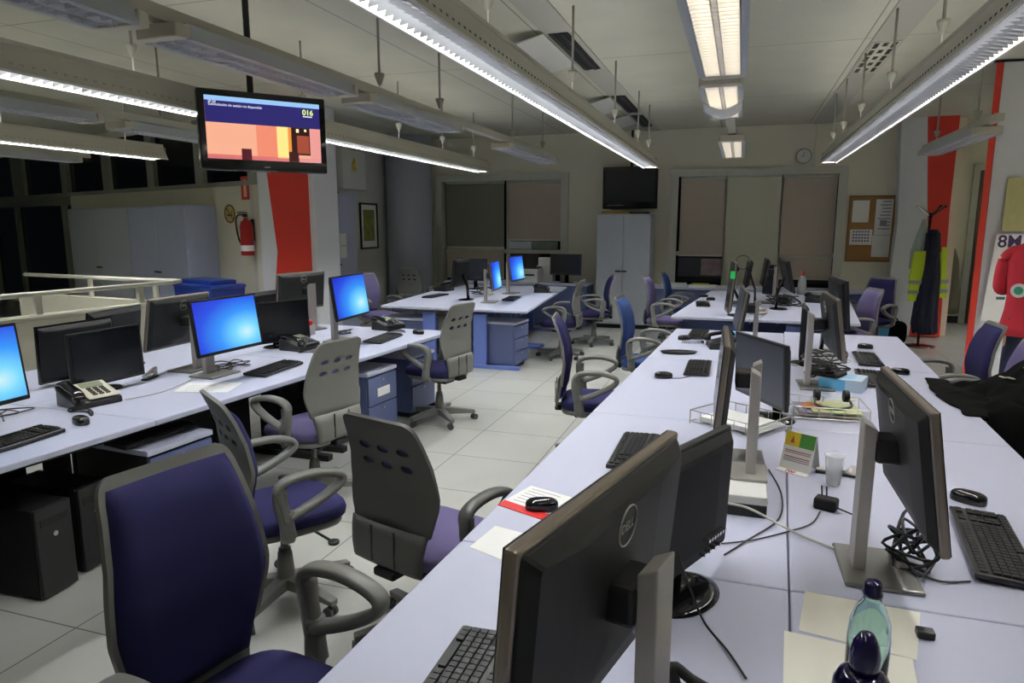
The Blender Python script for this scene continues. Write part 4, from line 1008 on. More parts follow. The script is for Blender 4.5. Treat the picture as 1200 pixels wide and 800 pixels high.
for s, pts in ((-1, [(-.20, 1.35), (-.06, 1.37), (-.07, .66), (-.22, .66), (-.23, 1.0)]), (1, [(.13, 1.42), (.20, 1.42), (.22, 1.1), (.26, .72), (.16, .72), (.14, 1.1)])):
    bm = B(); a = [bm.verts.new((x, -.13+abs(x)*.25, z)) for x, z in pts]; b = [bm.verts.new((x, -.09+abs(x)*.25, z)) for x, z in pts]; n = len(pts)
    bm.faces.new(a); bm.faces.new(b[::-1])
    for i in range(n): bm.faces.new((a[i], a[(i+1) % n], b[(i+1) % n], b[i]))
    pn = obj('front_panel', bm, M_hivis, t, bevel=.012)
    for z in ((.93, .79) if s < 0 else (.95, .82)):
        bm = B(); xa, xb = (-.235, -.065) if s < 0 else (.15, .255); v = [bm.verts.new(p) for p in ((xa, -.137+abs(xa)*.25, z-.025), (xb, -.137+abs(xb)*.25, z-.025), (xb, -.137+abs(xb)*.25, z+.025), (xa, -.137+abs(xa)*.25, z+.025))]
        w2 = [bm.verts.new(q.co+Vector((0, .01, 0))) for q in v]; bm.faces.new(v); bm.faces.new(w2[::-1])
        for i in range(4): bm.faces.new((v[i], v[(i+1) % 4], w2[(i+1) % 4], w2[i]))
        obj('reflective_band', bm, M_reflect, pn)
bm = B(); box(bm, (0, .03, 1.0), (.36, .02, .7)); obj('back_panel', bm, M_hivis, t, bevel=.008)
garment('khaki_coat', 'long khaki coat hanging in the shadow beside the red-edged column', 'coat', M_khaki, [(1.32, .05, 0, .03, .04), (1.1, .02, 0, .12, .10), (.7, -.04, 0, .22, .14), (.2, -.06, 0, .28, .16)], seed=5, loc=(3.45, 13.82, 0))
t = thing('side_cupboard', 'dark cupboard in the shadow behind the red-edged column', 'cupboard', (4.25, 13.5, 0))
obj('body', bx(-.2, .4, -.2, .25, 0, 1.25), M_black_soft, t, bevel=.01); obj('top', bx(-.22, .42, -.22, .27, 1.25, 1.29), M_black, t)

# ================================================ PERSON at right edge
def skin(name, V, E_, m, parent=None, sub=2, root=0):
    me = bpy.data.meshes.new(name); me.materials.append(m)
    bm = B(); ly = bm.verts.layers.skin.verify(); vs = []
    for i, v in enumerate(V):
        q = bm.verts.new(v[:3]); q[ly].radius = (v[3], v[3]*(.8 if v[3] > .12 else 1)); q[ly].use_root = (i == root); vs.append(q)
    for a, b in E_: bm.edges.new((vs[a], vs[b]))
    bm.to_mesh(me); bm.free()
    o = bpy.data.objects.new(name, me); col.objects.link(o)
    if parent: o.parent = parent
    s = o.modifiers.new('skin', 'SKIN'); s.use_smooth_shade = True; s.branch_smoothing = .6
    q = o.modifiers.new('sub', 'SUBSURF'); q.levels = sub; q.render_levels = sub
    return o
PX, PY = 2.41, 7.0
t = thing('person', 'person in a red sweater and dark jeans standing cut by the right photo edge', 'person', (PX, PY, 0), R(-20))
V = [(0, 0, 1.02, .15), (0, -.01, 1.22, .135), (0, .0, 1.42, .15), (0, .01, 1.54, .10), (0, .02, 1.62, .055), (0, .05, 1.70, .065), (0, .06, 1.80, .085), (0, .05, 1.87, .05),
     (-.175, 0, 1.46, .045), (-.245, .0, 1.20, .045), (-.19, .20, 1.16, .034), (-.14, .27, 1.18, .026),
     (.175, 0, 1.46, .045), (.30, -.03, 1.20, .045), (.22, .22, 1.14, .034), (.15, .29, 1.16, .026),
     (-.10, 0, .93, .105), (-.11, .02, .52, .065), (-.12, -.02, .09, .042), (-.13, .10, .035, .035),
     (.10, 0, .93, .105), (.11, .02, .52, .065), (.12, -.02, .09, .042), (.13, .10, .035, .035)]
Ed = [(0, 1), (1, 2), (2, 3), (3, 4), (4, 5), (5, 6), (6, 7), (3, 8), (8, 9), (9, 10), (10, 11), (3, 12), (12, 13), (13, 14), (14, 15), (0, 16), (16, 17), (17, 18), (18, 19), (0, 20), (20, 21), (21, 22), (22, 23)]
body = skin('body', V, Ed, M_skin, t)
bm = B()
for s in (-1, 1):
    base = Vector((-.14*s*-1*-1 if s < 0 else .15, .28, 1.17)) if False else Vector((-.14 if s < 0 else .15, .275, 1.175))
    for k in range(4):
        o0 = base+Vector((.0, .01, .022-.016*k)); l = (.075, .083, .078, .062)[k]
        sweep(bm, smoothpath([o0, o0+Vector((-s*.02, l*.5, .0)), o0+Vector((-s*.04, l*.85, -.02))], 4), .009, n=6)
    sweep(bm, smoothpath([base+Vector((-s*.01, 0, .03)), base+Vector((-s*.03, .03, .05)), base+Vector((-s*.04, .06, .05))], 4), .010, n=6)
obj('hands', bm, M_skin, t, smooth=True)
bm = B(); n_ = 40; rings = []
for z, rx, ry, cy in [(.77, .205, .16, 0), (.775, .215, .17, 0), (.85, .218, .172, 0), (.98, .198, .152, 0), (1.12, .190, .142, -.005), (1.28, .205, .150, -.01), (1.40, .215, .148, -.01), (1.48, .200, .128, 0), (1.54, .150, .100, .01), (1.585, .085, .075, .02), (1.61, .066, .066, .02)]:
    rings.append([bm.verts.new((rx*math.cos(2*PI*k/n_)*(1+.018*math.sin(k*1.9+z*9)), cy+ry*math.sin(2*PI*k/n_), z)) for k in range(n_)])
for A, C_ in zip(rings, rings[1:]):
    for k in range(n_): bm.faces.new((A[k], A[(k+1) % n_], C_[(k+1) % n_], C_[k]))
for s_ in (-1, 1):
    sweep(bm, smoothpath([(s_*.10, 0, 1.475), (s_*.165, 0, 1.482), (s_*.215, 0, 1.43), (s_*.238, 0, 1.32), (s_*.245, .01, 1.19), (s_*.225, .09, 1.15), (s_*.175, .22, 1.16)], 5), .066, .062, lateral=None, n=14, taper=lambda f: 1.08-.38*f)
obj('sweater', bm, M_sweater, t, smooth=True)
skin('jeans', [(0, 0, .90, .115), (-.085, 0, .84, .095), (-.11, .02, .52, .08), (-.12, -.01, .12, .062), (.085, 0, .84, .095), (.11, .02, .52, .08), (.12, -.01, .12, .062)], [(0, 1), (1, 2), (2, 3), (0, 4), (4, 5), (5, 6)], M_jeans, t)
bm = B(); pillow(bm, .20, .23, .24, T((0, .03, 1.85)), e=.9, n=12); obj('hair', bm, M_hair, t, smooth=True)
bm = B(); cyl(bm, (0, 0, 0), (-.004, -.014, 0), .06, n=24); pb = obj('round_badge', bm, M_whitep, t, loc=(-.10, -.155, 1.17))
bm = B(); cyl(bm, (-.004, -.014, .0), (-.005, -.017, 0), .035, n=20); obj('badge_centre', bm, mat('badge_green', (.03, .25, .15), .5), pb)
for s in (-1, 1):
    bm = B(); pillow(bm, .10, .28, .09, T((s*.125, .05, .045)), e=.6); obj('shoe', bm, M_black, t, smooth=True)

# ================================================ COAT over chair at the right
def draped_coat():
    t = thing('black_coat', 'black coat with beige trim thrown over a chair onto the desk edge', 'coat', (1.58, 4.55, .62))
    bm = B(); nx, ny = 40, 36; G = []
    def H(u, v):        # u 0..1 from desk edge to right, v 0..1 near to far
        x = 1.18+.88*u; y = 3.95+.95*v+.10*(1-u)
        ridge = .755+.30*math.exp(-((u-.72)/.30)**2)*math.exp(-((v-.60)/.40)**2)+.06*u
        edge = min(1, min(v, 1-v)/.14)*min(1, (1-u)/.12)
        z = ridge-.02+.06*noise.noise(Vector((x*6, y*6, 1)))+.035*noise.noise(Vector((x*14, y*13, 4)))
        z = z*edge+(1-edge)*(.42+.05*noise.noise(Vector((x*9, y*9, 2))))
        if u < .16: z = max(z*(u/.16)+(.742)*(1-u/.16), .738)
        x2 = x+.04*noise.noise(Vector((x*5, y*7, 9))); y2 = y+.05*noise.noise(Vector((x*7, y*5, 3)))
        if u < .12: x2 -= .05*math.sin(v*PI)*(1-u/.12)
        if x2 < 1.30: z = max(z, .742)
        return Vector((x2-1.58, y2-4.55, z-.62))
    for j in range(ny+1): G.append([bm.verts.new(H(i/nx, j/ny)) for i in range(nx+1)])
    for j in range(ny):
        for i in range(nx): bm.faces.new((G[j][i], G[j][i+1], G[j+1][i+1], G[j+1][i]))
    o = obj('cloth', bm, M_coat_black, t, smooth=True); m = o.modifiers.new('s', 'SOLIDIFY'); m.thickness = .012; m.offset = 1
    m = o.modifiers.new('sub', 'SUBSURF'); m.levels = 1; m.render_levels = 1
    bm = B(); sweep(bm, [H(.46+.30*k/16, .62-.5*k/16+.10*math.sin(k/16*PI))+Vector((0, 0, .02)) for k in range(17)], .010, .004, n=8); obj('beige_trim', bm, M_beige, t, smooth=True)
    bm = B(); sweep(bm, [H(.34+.05*k/6, .66-.1*k/6)+Vector((0, 0, .02)) for k in range(7)], .010, .004, n=8); obj('beige_tab', bm, M_beige, t, smooth=True)
draped_coat()

# ================================================ DESK ITEMS
def keyboard(x, y, a, label, l=.47, d_=.165, z=DZ, group='black keyboards'):
    t = thing('keyboard', label, 'keyboard', (x, y, z), R(a), group)
    bm = B(); v = box(bm, (0, 0, .011), (l, d_, .018))
    for q in bm.verts:
        if q.co.y > 0: q.co.z += .008
    obj('case', bm, M_black, t, bevel=.004)
    bm = B(); pitch = .0188*l/.45; rows = [(-.058, 0), (-.036, 0), (-.016, 0), (.004, 0), (.025, 0), (.055, 1)]
    s = d_/.155
    for r_, (ry, fn) in enumerate(rows):
        zc = .024+.052*(ry*s+d_/2)*.9*.5+.0; x0 = -l/2+.012; i = 0
        while x0 < l/2-.018:
            if r_ == 0 and 3 <= i <= 3: w_ = pitch*5.6
            else: w_ = pitch
            if not (abs(x0-(.105*l/.45)) < pitch*.3 or abs(x0-(.165*l/.45)) < pitch*.3): box(bm, (x0+w_/2, ry*s, zc), (w_*.84, pitch*.82*s, .008))
            x0 += w_; i += 1
    k = obj('keycaps', bm, M_key, t); k['kind'] = 'stuff'
    bm = B(); bx(-l/2+.02, -l/2+.05, d_/2-.004, d_/2, .012, .02, bm); obj('cable_boot', bm, M_black, t)
    return t
for a in [(-.52, 1.20, -90, 'keyboard on the aisle side cut off behind the huge near monitor'),
          (-.40, 2.92, -90, 'keyboard peeping out left of the large near monitor edge'),
          (-.24, 4.84, -90, 'keyboard beside a mouse on the aisle side of the right block'),
          (-.33, 6.36, -92, 'keyboard at the far aisle end of the right block, mouse in front of it'),
          (.785, 2.36, 83, 'large keyboard in the right foreground, keys in full view'),
          (.835, 4.84, 85, 'keyboard half hidden above the right foreground monitor, next to the mask box'),
          (.93, 5.56, 88, 'farther keyboard on the right side of the long block'),
          (-3.13, 2.13, 93, 'keyboard at the left photo edge before the leftmost blue screen'),
          (-3.02, 3.90, 94, 'keyboard in front of the middle blue screen of the left row'),
          (-2.93, 5.28, 94, 'keyboard in front of the farthest blue screen of the left row'),
          (-4.02, 8.75, -96, 'keyboard at the left edge of the middle block'),
          (-2.90, 8.75, 96, 'keyboard before the blue screens on the middle block'),
          (-.42, 8.9, -86, 'keyboard on the aisle side of the far right block')]: keyboard(*a, l=.52 if a[0] == .785 else .47)
t = keyboard(-3.02, 2.84, 86, 'old keyboard stored on the white-topped pedestal under the left desk', z=.57)
def mouse(x, y, a, label, z=DZ):
    t = thing('computer_mouse', label, 'mouse', (x, y, z), R(a), 'black computer mice')
    bm = B(); pillow(bm, .068, .118, .062, T((0, 0, .010)), e=.85, n=12)
    for v in bm.verts: v.co.z = max(v.co.z, .001)
    obj('shell', bm, M_black_gloss, t, smooth=True)
    bm = B(); cyl(bm, (-.004, .032, .030), (.004, .032, .030), .009, n=12); obj('scroll_wheel', bm, M_silver, t)
    return t
for a in [(-.62, 2.21, -70, 'mouse beside the red striped paper'), (-.44, 4.50, -80, 'mouse lying left of the keyboard on the aisle side'),
          (-.43, 6.10, -60, 'mouse in front of the farthest aisle-side keyboard'), (.83, 2.76, 60, 'mouse above the large right foreground keyboard'),
          (1.06, 5.12, 80, 'mouse near the right edge, above the right foreground monitor'), (1.0, 6.12, 85, 'mouse behind the farther keyboard of the right side'),
          (-3.12, 2.50, 70, 'mouse between the left keyboard and the beige phone'), (-2.78, 5.66, 80, 'mouse at the far end of the left row'),
          (-.46, 9.9, -80, 'mouse on the far right block near the back counter'), (-.35, 9.5, -80, 'mouse nearer the green-stickered monitor')]: mouse(*a)
def phone(x, y, a, label, face=M_anthracite):
    t = thing('desk_phone', label, 'phone', (x, y, DZ), R(a), 'office desk phones'); t.scale = (1.15, 1.15, 1.15)
    bm = B(); prism(bm, [(-.11, -.09), (.11, -.09), (.11, .10), (-.11, .10)], 0, .03)
    for v in bm.verts:
        if v.co.z > .01: v.co.z += .055*(v.co.y+.09)/.19; v.co.y *= .95
    obj('base', bm, M_black, t, bevel=.006)
    Mx = T((.03, 0, .034+.026)) @ Matrix.Rotation(R(15.5), 4, 'X')
    bm = B(); box(bm, (0, .0, .004), (.145, .18, .006), Mx); fp = obj('face_plate', bm, face, t, bevel=.003)
    bm = B(); box(bm, (0, .055, .008), (.10, .045, .004), Mx); obj('display', bm, mat('phone_display', (.30, .33, .22), .25), fp)
    bm = B()
    for i in range(3):
        for j in range(4): box(bm, (-.03+.03*i, .012-.022*j, .009), (.020, .013, .005), Mx)
    obj('keypad', bm, M_key if face is not M_beige else M_anthracite, fp)
    bm = B(); p = smoothpath([(-.085, -.095, .045), (-.085, -.07, .075), (-.085, 0, .092), (-.085, .07, .105), (-.085, .10, .08)], 5)
    sweep(bm, p, .024, .013, lateral=(1, 0, 0), n=10); pillow(bm, .055, .05, .035, T((-.085, -.08, .052)), e=.8, n=8); pillow(bm, .055, .05, .035, T((-.085, .085, .082)), e=.8, n=8)
    obj('handset', bm, M_black_gloss, t, smooth=True)
    bm = B(); N = 140; pts = []
    for k in range(N):
        s = k/N; c_ = Vector((-.12-.02*math.sin(s*PI*2), -.10+.05*math.sin(s*PI)-.22*s*0, .012))+Vector((.0, -.16*s, 0)); pts.append(c_+Vector((.010*math.cos(k*.9), 0, .010*math.sin(k*.9)+.002)))
    sweep(bm, pts, .0022, n=5); obj('coiled_cord', bm, M_black, t)
    return t
for a in [(-3.43, 2.82, 75, 'beige-faced desk phone in front of the small dark screen, far left', M_beige),
          (-3.34, 4.66, 85, 'dark desk phone behind the perforated grey chair, by the middle blue screen'),
          (-3.19, 5.86, 80, 'dark desk phone at the far end of the left row'),
          (-.12, 5.80, -80, 'desk phone at the far aisle side of the right block'),
          (-4.28, 9.62, -100, 'desk phone at the left edge of the middle block'),
          (-2.78, 9.85, 100, 'desk phone below the farther blue screen of the middle block'),
          (.95, 9.7, 80, 'desk phone near the clear bottle on the far right block')]: phone(*a)
# handset tray next to phone
t = thing('message_tray', 'dark oval tray at the edge of the aisle side near the far phone', 'tray', (-.42, 5.42, DZ), R(12))
bm = B(); lathe(bm, [(0, .004), (.10, .004), (.115, .02), (.12, .02), (.105, 0), (0, 0)], 28)
for v in bm.verts: v.co.y *= .55; v.co.x *= 1.2
obj('dish', bm, M_black, t, smooth=True); bm = B(); pillow(bm, .12, .05, .01, T((0, 0, .010)), e=.8, n=8); obj('pad', bm, M_anthracite, t, smooth=True)
# loose papers
def paper(name, label, pts, m=M_white, z=DZ, th=.0016, lines=0, cat='paper'):
    cx = sum(p[0] for p in pts)/len(pts); cy = sum(p[1] for p in pts)/len(pts)
    bm = B(); prism(bm, [(p[0]-cx, p[1]-cy) for p in pts], 0, th); o = obj(name, bm, m, loc=(cx, cy, z)); tag(o, label, cat)
    if lines:
        bm = B(); a, b, c, d = [Vector((p[0]-cx, p[1]-cy)) for p in pts[:4]]
        for i in range(lines):
            f = (i+1)/(lines+1); p = a.lerp(d, f).lerp(b.lerp(c, f), .12); q = a.lerp(d, f).lerp(b.lerp(c, f), random.uniform(.5, .85)); n = (d-a).normalized()*.0018
            prism(bm, [tuple(p-n), tuple(q-n), tuple(q+n), tuple(p+n)], th, th+.0004)
        obj('print_lines', bm, M_ink_grey, o)
    return o
paper('printed_sheet', 'white printed sheet beside the black mouse on the near right block', [(-.77, 2.245), (-.595, 2.18), (-.54, 2.345), (-.72, 2.41)], lines=6)
paper('red_strip', 'red folder strip lying along the white printed sheet', [(-.78, 2.195), (-.595, 2.125), (-.585, 2.172), (-.77, 2.243)], M_redp, th=.003, cat='folder')
paper('blank_sheet', 'small blank sheet next to the desk seam on the near right block', [(-.755, 1.86), (-.60, 1.80), (-.56, 1.99), (-.73, 2.03)])
paper('cream_sheet', 'cream paper sheet behind the aqua bottle', [(.185, 1.70), (.435, 1.66), (.49, 1.885), (.215, 1.905)], mat('cream_paper', (.90, .88, .76), .8), lines=0)
paper('cream_sheet', 'cream handwritten sheet under the aqua bottle, nearest the camera', [(.135, 1.44), (.40, 1.42), (.425, 1.655), (.15, 1.685)], MATS['cream_paper'], z=DZ+.0022, lines=0)
for pts in ([(.165, 1.52), (.19, 1.52), (.19, 1.53), (.165, 1.53)],): pass
tag(obj('black_clip', bx(-.02, .02, -.015, .015, 0, .02), M_black, loc=(.475, 1.77, DZ), bevel=.004), 'small black clip at the right end of the cream sheet', 'clip')
paper('printed_sheet', 'white printed sheet in front of the middle blue screen on the left desk', [(-3.20, 3.18), (-2.88, 3.27), (-2.97, 3.52), (-3.29, 3.40)], lines=5)
# aqua bottle and dark bottle
t = thing('glass_bottle', 'aqua glass bottle with a dark cap on the cream sheets', 'bottle', (.292, 1.46, DZ+.004))
bm = B(); lathe(bm, [(0, 0), (.036, 0), (.040, .008), (.041, .15), (.038, .185), (.028, .215), (.017, .235), (.0145, .262), (.011, .262), (.0125, .233), (.024, .212), (.034, .184), (.037, .15), (.037, .012), (0, .010)], 36); obj('glass', bm, M_aqua, t, smooth=True)
bm = B(); lathe(bm, [(0, .272), (.014, .272), (.017, .268), (.017, .252), (.019, .248), (.019, .242), (.0155, .242), (0, .262)], 28); obj('cap', bm, M_bottle_dark, t, smooth=True)
t = thing('spray_bottle', 'dark blue glossy bottle in front of the aqua one at the bottom edge', 'bottle', (.245, 1.24, DZ))
bm = B(); lathe(bm, [(0, 0), (.046, 0), (.050, .01), (.050, .165), (.048, .188), (.040, .205), (.028, .213), (0, .214)], 36); obj('bottle_body', bm, M_bottle_dark, t, smooth=True)
bm = B(); lathe(bm, [(.022, .21), (.025, .216), (.0255, .245), (.021, .268), (.012, .284), (0, .288)], 30); obj('dome_cap', bm, M_bottle_dark, t, smooth=True)
# table card
t = thing('table_card', 'folded table card with yellow and green squares', 'card', (.275, 2.93, DZ), R(-32))
bm = B(); F_ = [(-.065, -.045, .004), (.065, -.045, .004), (.065, .0, .155), (-.065, .0, .155)]
def plate(pts, th=.002):
    bm = B(); a = [bm.verts.new(p) for p in pts]; nrm = (Vector(pts[1])-Vector(pts[0])).cross(Vector(pts[2])-Vector(pts[0])).normalized()*th
    b = [bm.verts.new(Vector(p)-nrm) for p in pts]; bm.faces.new(a); bm.faces.new(b[::-1])
    for i in range(len(pts)): bm.faces.new((a[i], a[(i+1) % len(pts)], b[(i+1) % len(pts)], b[i]))
    return bm
bm.free(); fc = obj('front_panel', plate(F_), M_white, t); obj('rear_panel', plate([(.065, .045, .004), (-.065, .045, .004), (-.065, .0, .155), (.065, .0, .155)]), M_white, t)
bm = plate([(-.065, -.075, .0025), (.065, -.075, .0025), (.065, -.045, .006), (-.065, -.045, .006)]); obj('foot_panel', bm, M_white, t)
def onF(u, v, off=.0006): 
    p = Vector(F_[0]).lerp(Vector(F_[1]), u); q = Vector(F_[3]).lerp(Vector(F_[2]), u); return p.lerp(q, v)+Vector((0, -.958, .285))*off
def pf(u0, u1, v0, v1, name, m, off=.0012, par=None): return obj(name, plate([tuple(onF(u0, v0, off)), tuple(onF(u1, v0, off)), tuple(onF(u1, v1, off)), tuple(onF(u0, v1, off))], .0005), m, par or fc)
pf(.02, .5, .62, .98, 'yellow_square', M_yellow); pf(.5, .98, .62, .98, 'green_square', M_green)
bm = B()
for k in range(3):
    q = plate([tuple(onF(.2, .70+.0, .002)), tuple(onF(.34, .70, .002)), tuple(onF(.27, .9, .002))], .0004) if k == 0 else None
    if q: tmp = q
bm.free(); obj('red_face_mark', tmp, M_ink_red, fc)
for v in (.50, .45, .34, .29, .24): pf(.08, .92, v-.012, v+.012, 'print_line', M_ink_red if v in (.5, .34) else M_ink_grey)
text_obj('card_number', '700', .028, M_ink_red, t, T((-.028, -.071, .0040)) @ Matrix.Rotation(R(6), 4, 'X'), .0003, bold=.0006)
# cup
t = thing('plastic_cup', 'clear plastic cup of water between the table card and the wide monitor', 'cup', (.385, 2.79, DZ))
bm = B(); lathe(bm, [(0, .0), (.026, .0), (.036, .115), (.0385, .118), (.0385, .121), (.0345, .118), (.0245, .003), (0, .003)], 32); obj('cup_wall', bm, M_clear, t, smooth=True)
bm = B(); lathe(bm, [(0, .004), (.0235, .004), (.029, .062), (0, .062)], 32); obj('water', bm, M_water, t, smooth=True)
# silver gadget behind cup
t = thing('note_holder', 'flat silver gadget with a round dial behind the plastic cup', 'gadget', (.42, 2.92, DZ), R(-5))
obj('base_plate', bx(-.085, .10, -.025, .025, 0, .012), M_anthracite, t, bevel=.003); obj('silver_top', bx(-.085, -.02, -.022, .022, .012, .02), M_silver_top, t, bevel=.003)
bm = B(); lathe(bm, [(0, .045), (.012, .04), (.032, .015), (.034, .012), (0, .012)], 24, (.055, .0, 0)); obj('dial', bm, M_silver, t, smooth=True)
# adapter
t = thing('power_adapter', 'black plug adapter lying on the desk left of the silver stand', 'adapter', (.335, 2.53, DZ), R(-20))
obj('brick', bx(-.04, .035, -.028, .028, 0, .042), M_black_soft, t, bevel=.008)
bm = B(); cyl(bm, (-.02, .01, .04), (-.026, .02, .075), .003); cyl(bm, (-.005, .012, .04), (-.010, .022, .075), .003); obj('pins', bm, M_black, t)
cable('adapter_cable', [(.365, 2.515, DZ+.015), (.42, 2.49, DZ+.004)], .003, M_black, 'short black lead at the right of the plug adapter')
cable('adapter_cable', [(.31, 2.49, DZ+.004), (.27, 2.37, DZ+.004), (.18, 2.27, DZ+.004), (.08, 2.18, DZ+.004), (-.02, 2.12, DZ+.004)], .0025, M_black, 'thin black cable running left from the plug adapter')
# white box with stand under silver column (router-like box)
t = thing('paper_box', 'white and grey box on which the silver monitor column stands', 'box', (.055, 2.52, DZ))
obj('lower_box', bx(-.07, .075, -.15, .16, 0, .045), M_anthracite, t, bevel=.004); obj('upper_box', bx(-.075, .075, -.15, .17, .045, .075), M_whitep, t, bevel=.004)
obj('red_edge', bx(.0755, .0765, -.14, .1, .05, .058), M_ink_red, t)
# silver column standing on that box
t = thing('monitor_stand', 'silver monitor column standing alone on the white box', 'stand', (.075, 2.60, DZ+.075), R(90))
bm = B(); box(bm, (0, 0, .19), (.075, .034, .38))
for v in bm.verts:
    if v.co.z > .3: v.co.z += .02 if v.co.y > 0 else 0
obj('stand_column', bm, M_silver, t, bevel=.004); obj('stand_base', bx(-.09, .09, -.06, .07, 0, .012), M_silver, t, bevel=.004)
# wire trays
def tray(x, y, a, w_, d_, label, z=DZ, h=.07):
    t = thing('wire_tray', label, 'tray', (x, y, z), R(a)); bm = B(); r = .0022; hx, hy = w_/2, d_/2
    for zz in (.012, h):
        c = [(-hx, -hy, zz), (hx, -hy, zz), (hx, hy, zz), (-hx, hy, zz)]
        for i in range(4): cyl(bm, c[i], c[(i+1) % 4], r*1.3, n=6)
    obj('rim', bm, M_wire, t)
    bm = B(); n = 6
    for i in range(n+1):
        X = -hx+w_*i/n; cyl(bm, (X, -hy, .012), (X, hy, .012), r, n=5); cyl(bm, (X, hy, .012), (X, hy, h), r, n=5); cyl(bm, (X, -hy, .012), (X, -hy, h), r, n=5)
    obj('wires', bm, M_wire, t)
    for sx in (-1, 1):
        for sy in (-1, 1): bm = B(); cyl(bm, (sx*hx, sy*hy, 0), (sx*hx, sy*hy, h), r*1.5, n=6); obj('foot', bm, M_wire, t)
    return t
tray(.04, 3.50, -33, .38, .30, 'wire paper tray with white sheets below the dull grey monitor')
tray(.475, 3.86, 3, .36, .27, 'wire paper tray holding magazines and headphones')
t = thing('paper_stack', 'stack of white sheets in the wire tray below the dull grey monitor', 'paper', (.04, 3.50, DZ+.018), R(-33))
for k in range(4):
    o = obj('sheet_pile', bx(-.17+.008*k, .165-.006*k, -.125, .13-.01*k, .006*k, .006*k+.005), M_white, t)
t = thing('magazine_stack', 'magazines lying in the wire tray under the headphones', 'magazines', (.475, 3.86, DZ+.018), R(3))
for k, (c, n_) in enumerate((((.55, .53, .38), 'cream_magazine'), ((.30, .26, .36), 'lilac_magazine'), ((.50, .55, .28), 'green_magazine'))):
    o = obj(n_, bx(-.155+.07*(k == 2), .15 if k != 1 else .02, -.11, .115, .009*k, .009*k+.008), mat(n_, c, .5), t)
bm = B(); bx(-.12, -.02, -.05, .07, .0265, .0275, bm); obj('orange_picture', bm, mat('orange_print', (.6, .2, .08), .5), t)
def headphones(x, y, z, a, label, upright=False):
    t = thing('headphones', label, 'headphones', (x, y, z), R(a)); bm = B()
    if upright: pts = [(.085*math.cos(k*2*PI/30), 0, .085*math.sin(k*2*PI/30)) for k in range(30)]; sweep(bm, [Vector(p) for p in pts], .005, closed=True, n=6)
    else: sweep(bm, smoothpath([(-.075, .02, .045), (-.085, -.04, .012), (0, -.085, .006), (.085, -.04, .012), (.075, .02, .045)], 8), .007, n=8)
    obj('headband', bm, M_black, t, smooth=True)
    for s in (-1, 1):
        bm = B()
        if upright: cyl(bm, (s*.05-.01, 0, -.085), (s*.05+.01, 0, -.085), .026, n=16)
        else: cyl(bm, (s*.072-.015, .03, .05), (s*.072+.015, .03, .05), .032, n=18)
        obj('ear_cushion', bm, M_black_soft, t, bevel=.006)
    return t
headphones(.50, 3.88, DZ+.046, 5, 'black headphones lying on the magazines in the wire tray')
headphones(.03, 9.08, 1.26, 5, 'thin black headset ring hung on the far monitor', True)
# mask box with black dock
t = thing('mask_box', 'light blue and white cardboard box beneath the monitor with its back to us', 'box', (.61, 4.53, DZ), R(-18))
obj('carton', bx(-.10, .14, -.07, .13, 0, .075), mat('pale_blue_card', (.55, .68, .80), .6), t, bevel=.002)
obj('blue_front', bx(-.099, .05, -.0715, -.07, .005, .07), mat('sky_blue_print', (.14, .48, .78), .6), t)
bm = B(); 
for i in range(5): bx(.0, .09, -.03+.03*i, -.018+.03*i, .075, .0757, bm)
obj('top_print', bm, mat('sky_blue_print', (.14, .48, .78), .6), t)
t = thing('docking_box', 'flat black device with a round foot lying on the light blue box', 'device', (.545, 4.55, DZ+.0765), R(-25))
obj('plate', bx(-.12, .09, -.07, .09, 0, .02), M_black_soft, t, bevel=.006); bm = B(); lathe(bm, [(0, .02), (.04, .02), (.045, .03), (.03, .04), (0, .042)], 20); obj('knob', bm, M_black, t, smooth=True)
# folded leaflet by tray
paper('leaflet', 'thin cream leaflet fanned out between the mask box and the magazine tray', [(.45, 4.10), (.66, 4.22), (.68, 4.30), (.47, 4.14)], MATS['cream_magazine'], th=.004)
# light blue item and white tissue near far phone
tag(obj('tissue_pack', (lambda b: (pillow(b, .12, .09, .05, T((0, 0, .025)), e=.6), b)[1])(B()), MATS['sky_blue_print'], smooth=True, loc=(-.03, 6.35, DZ)), 'small light blue tissue pack behind the far phone', 'tissues')
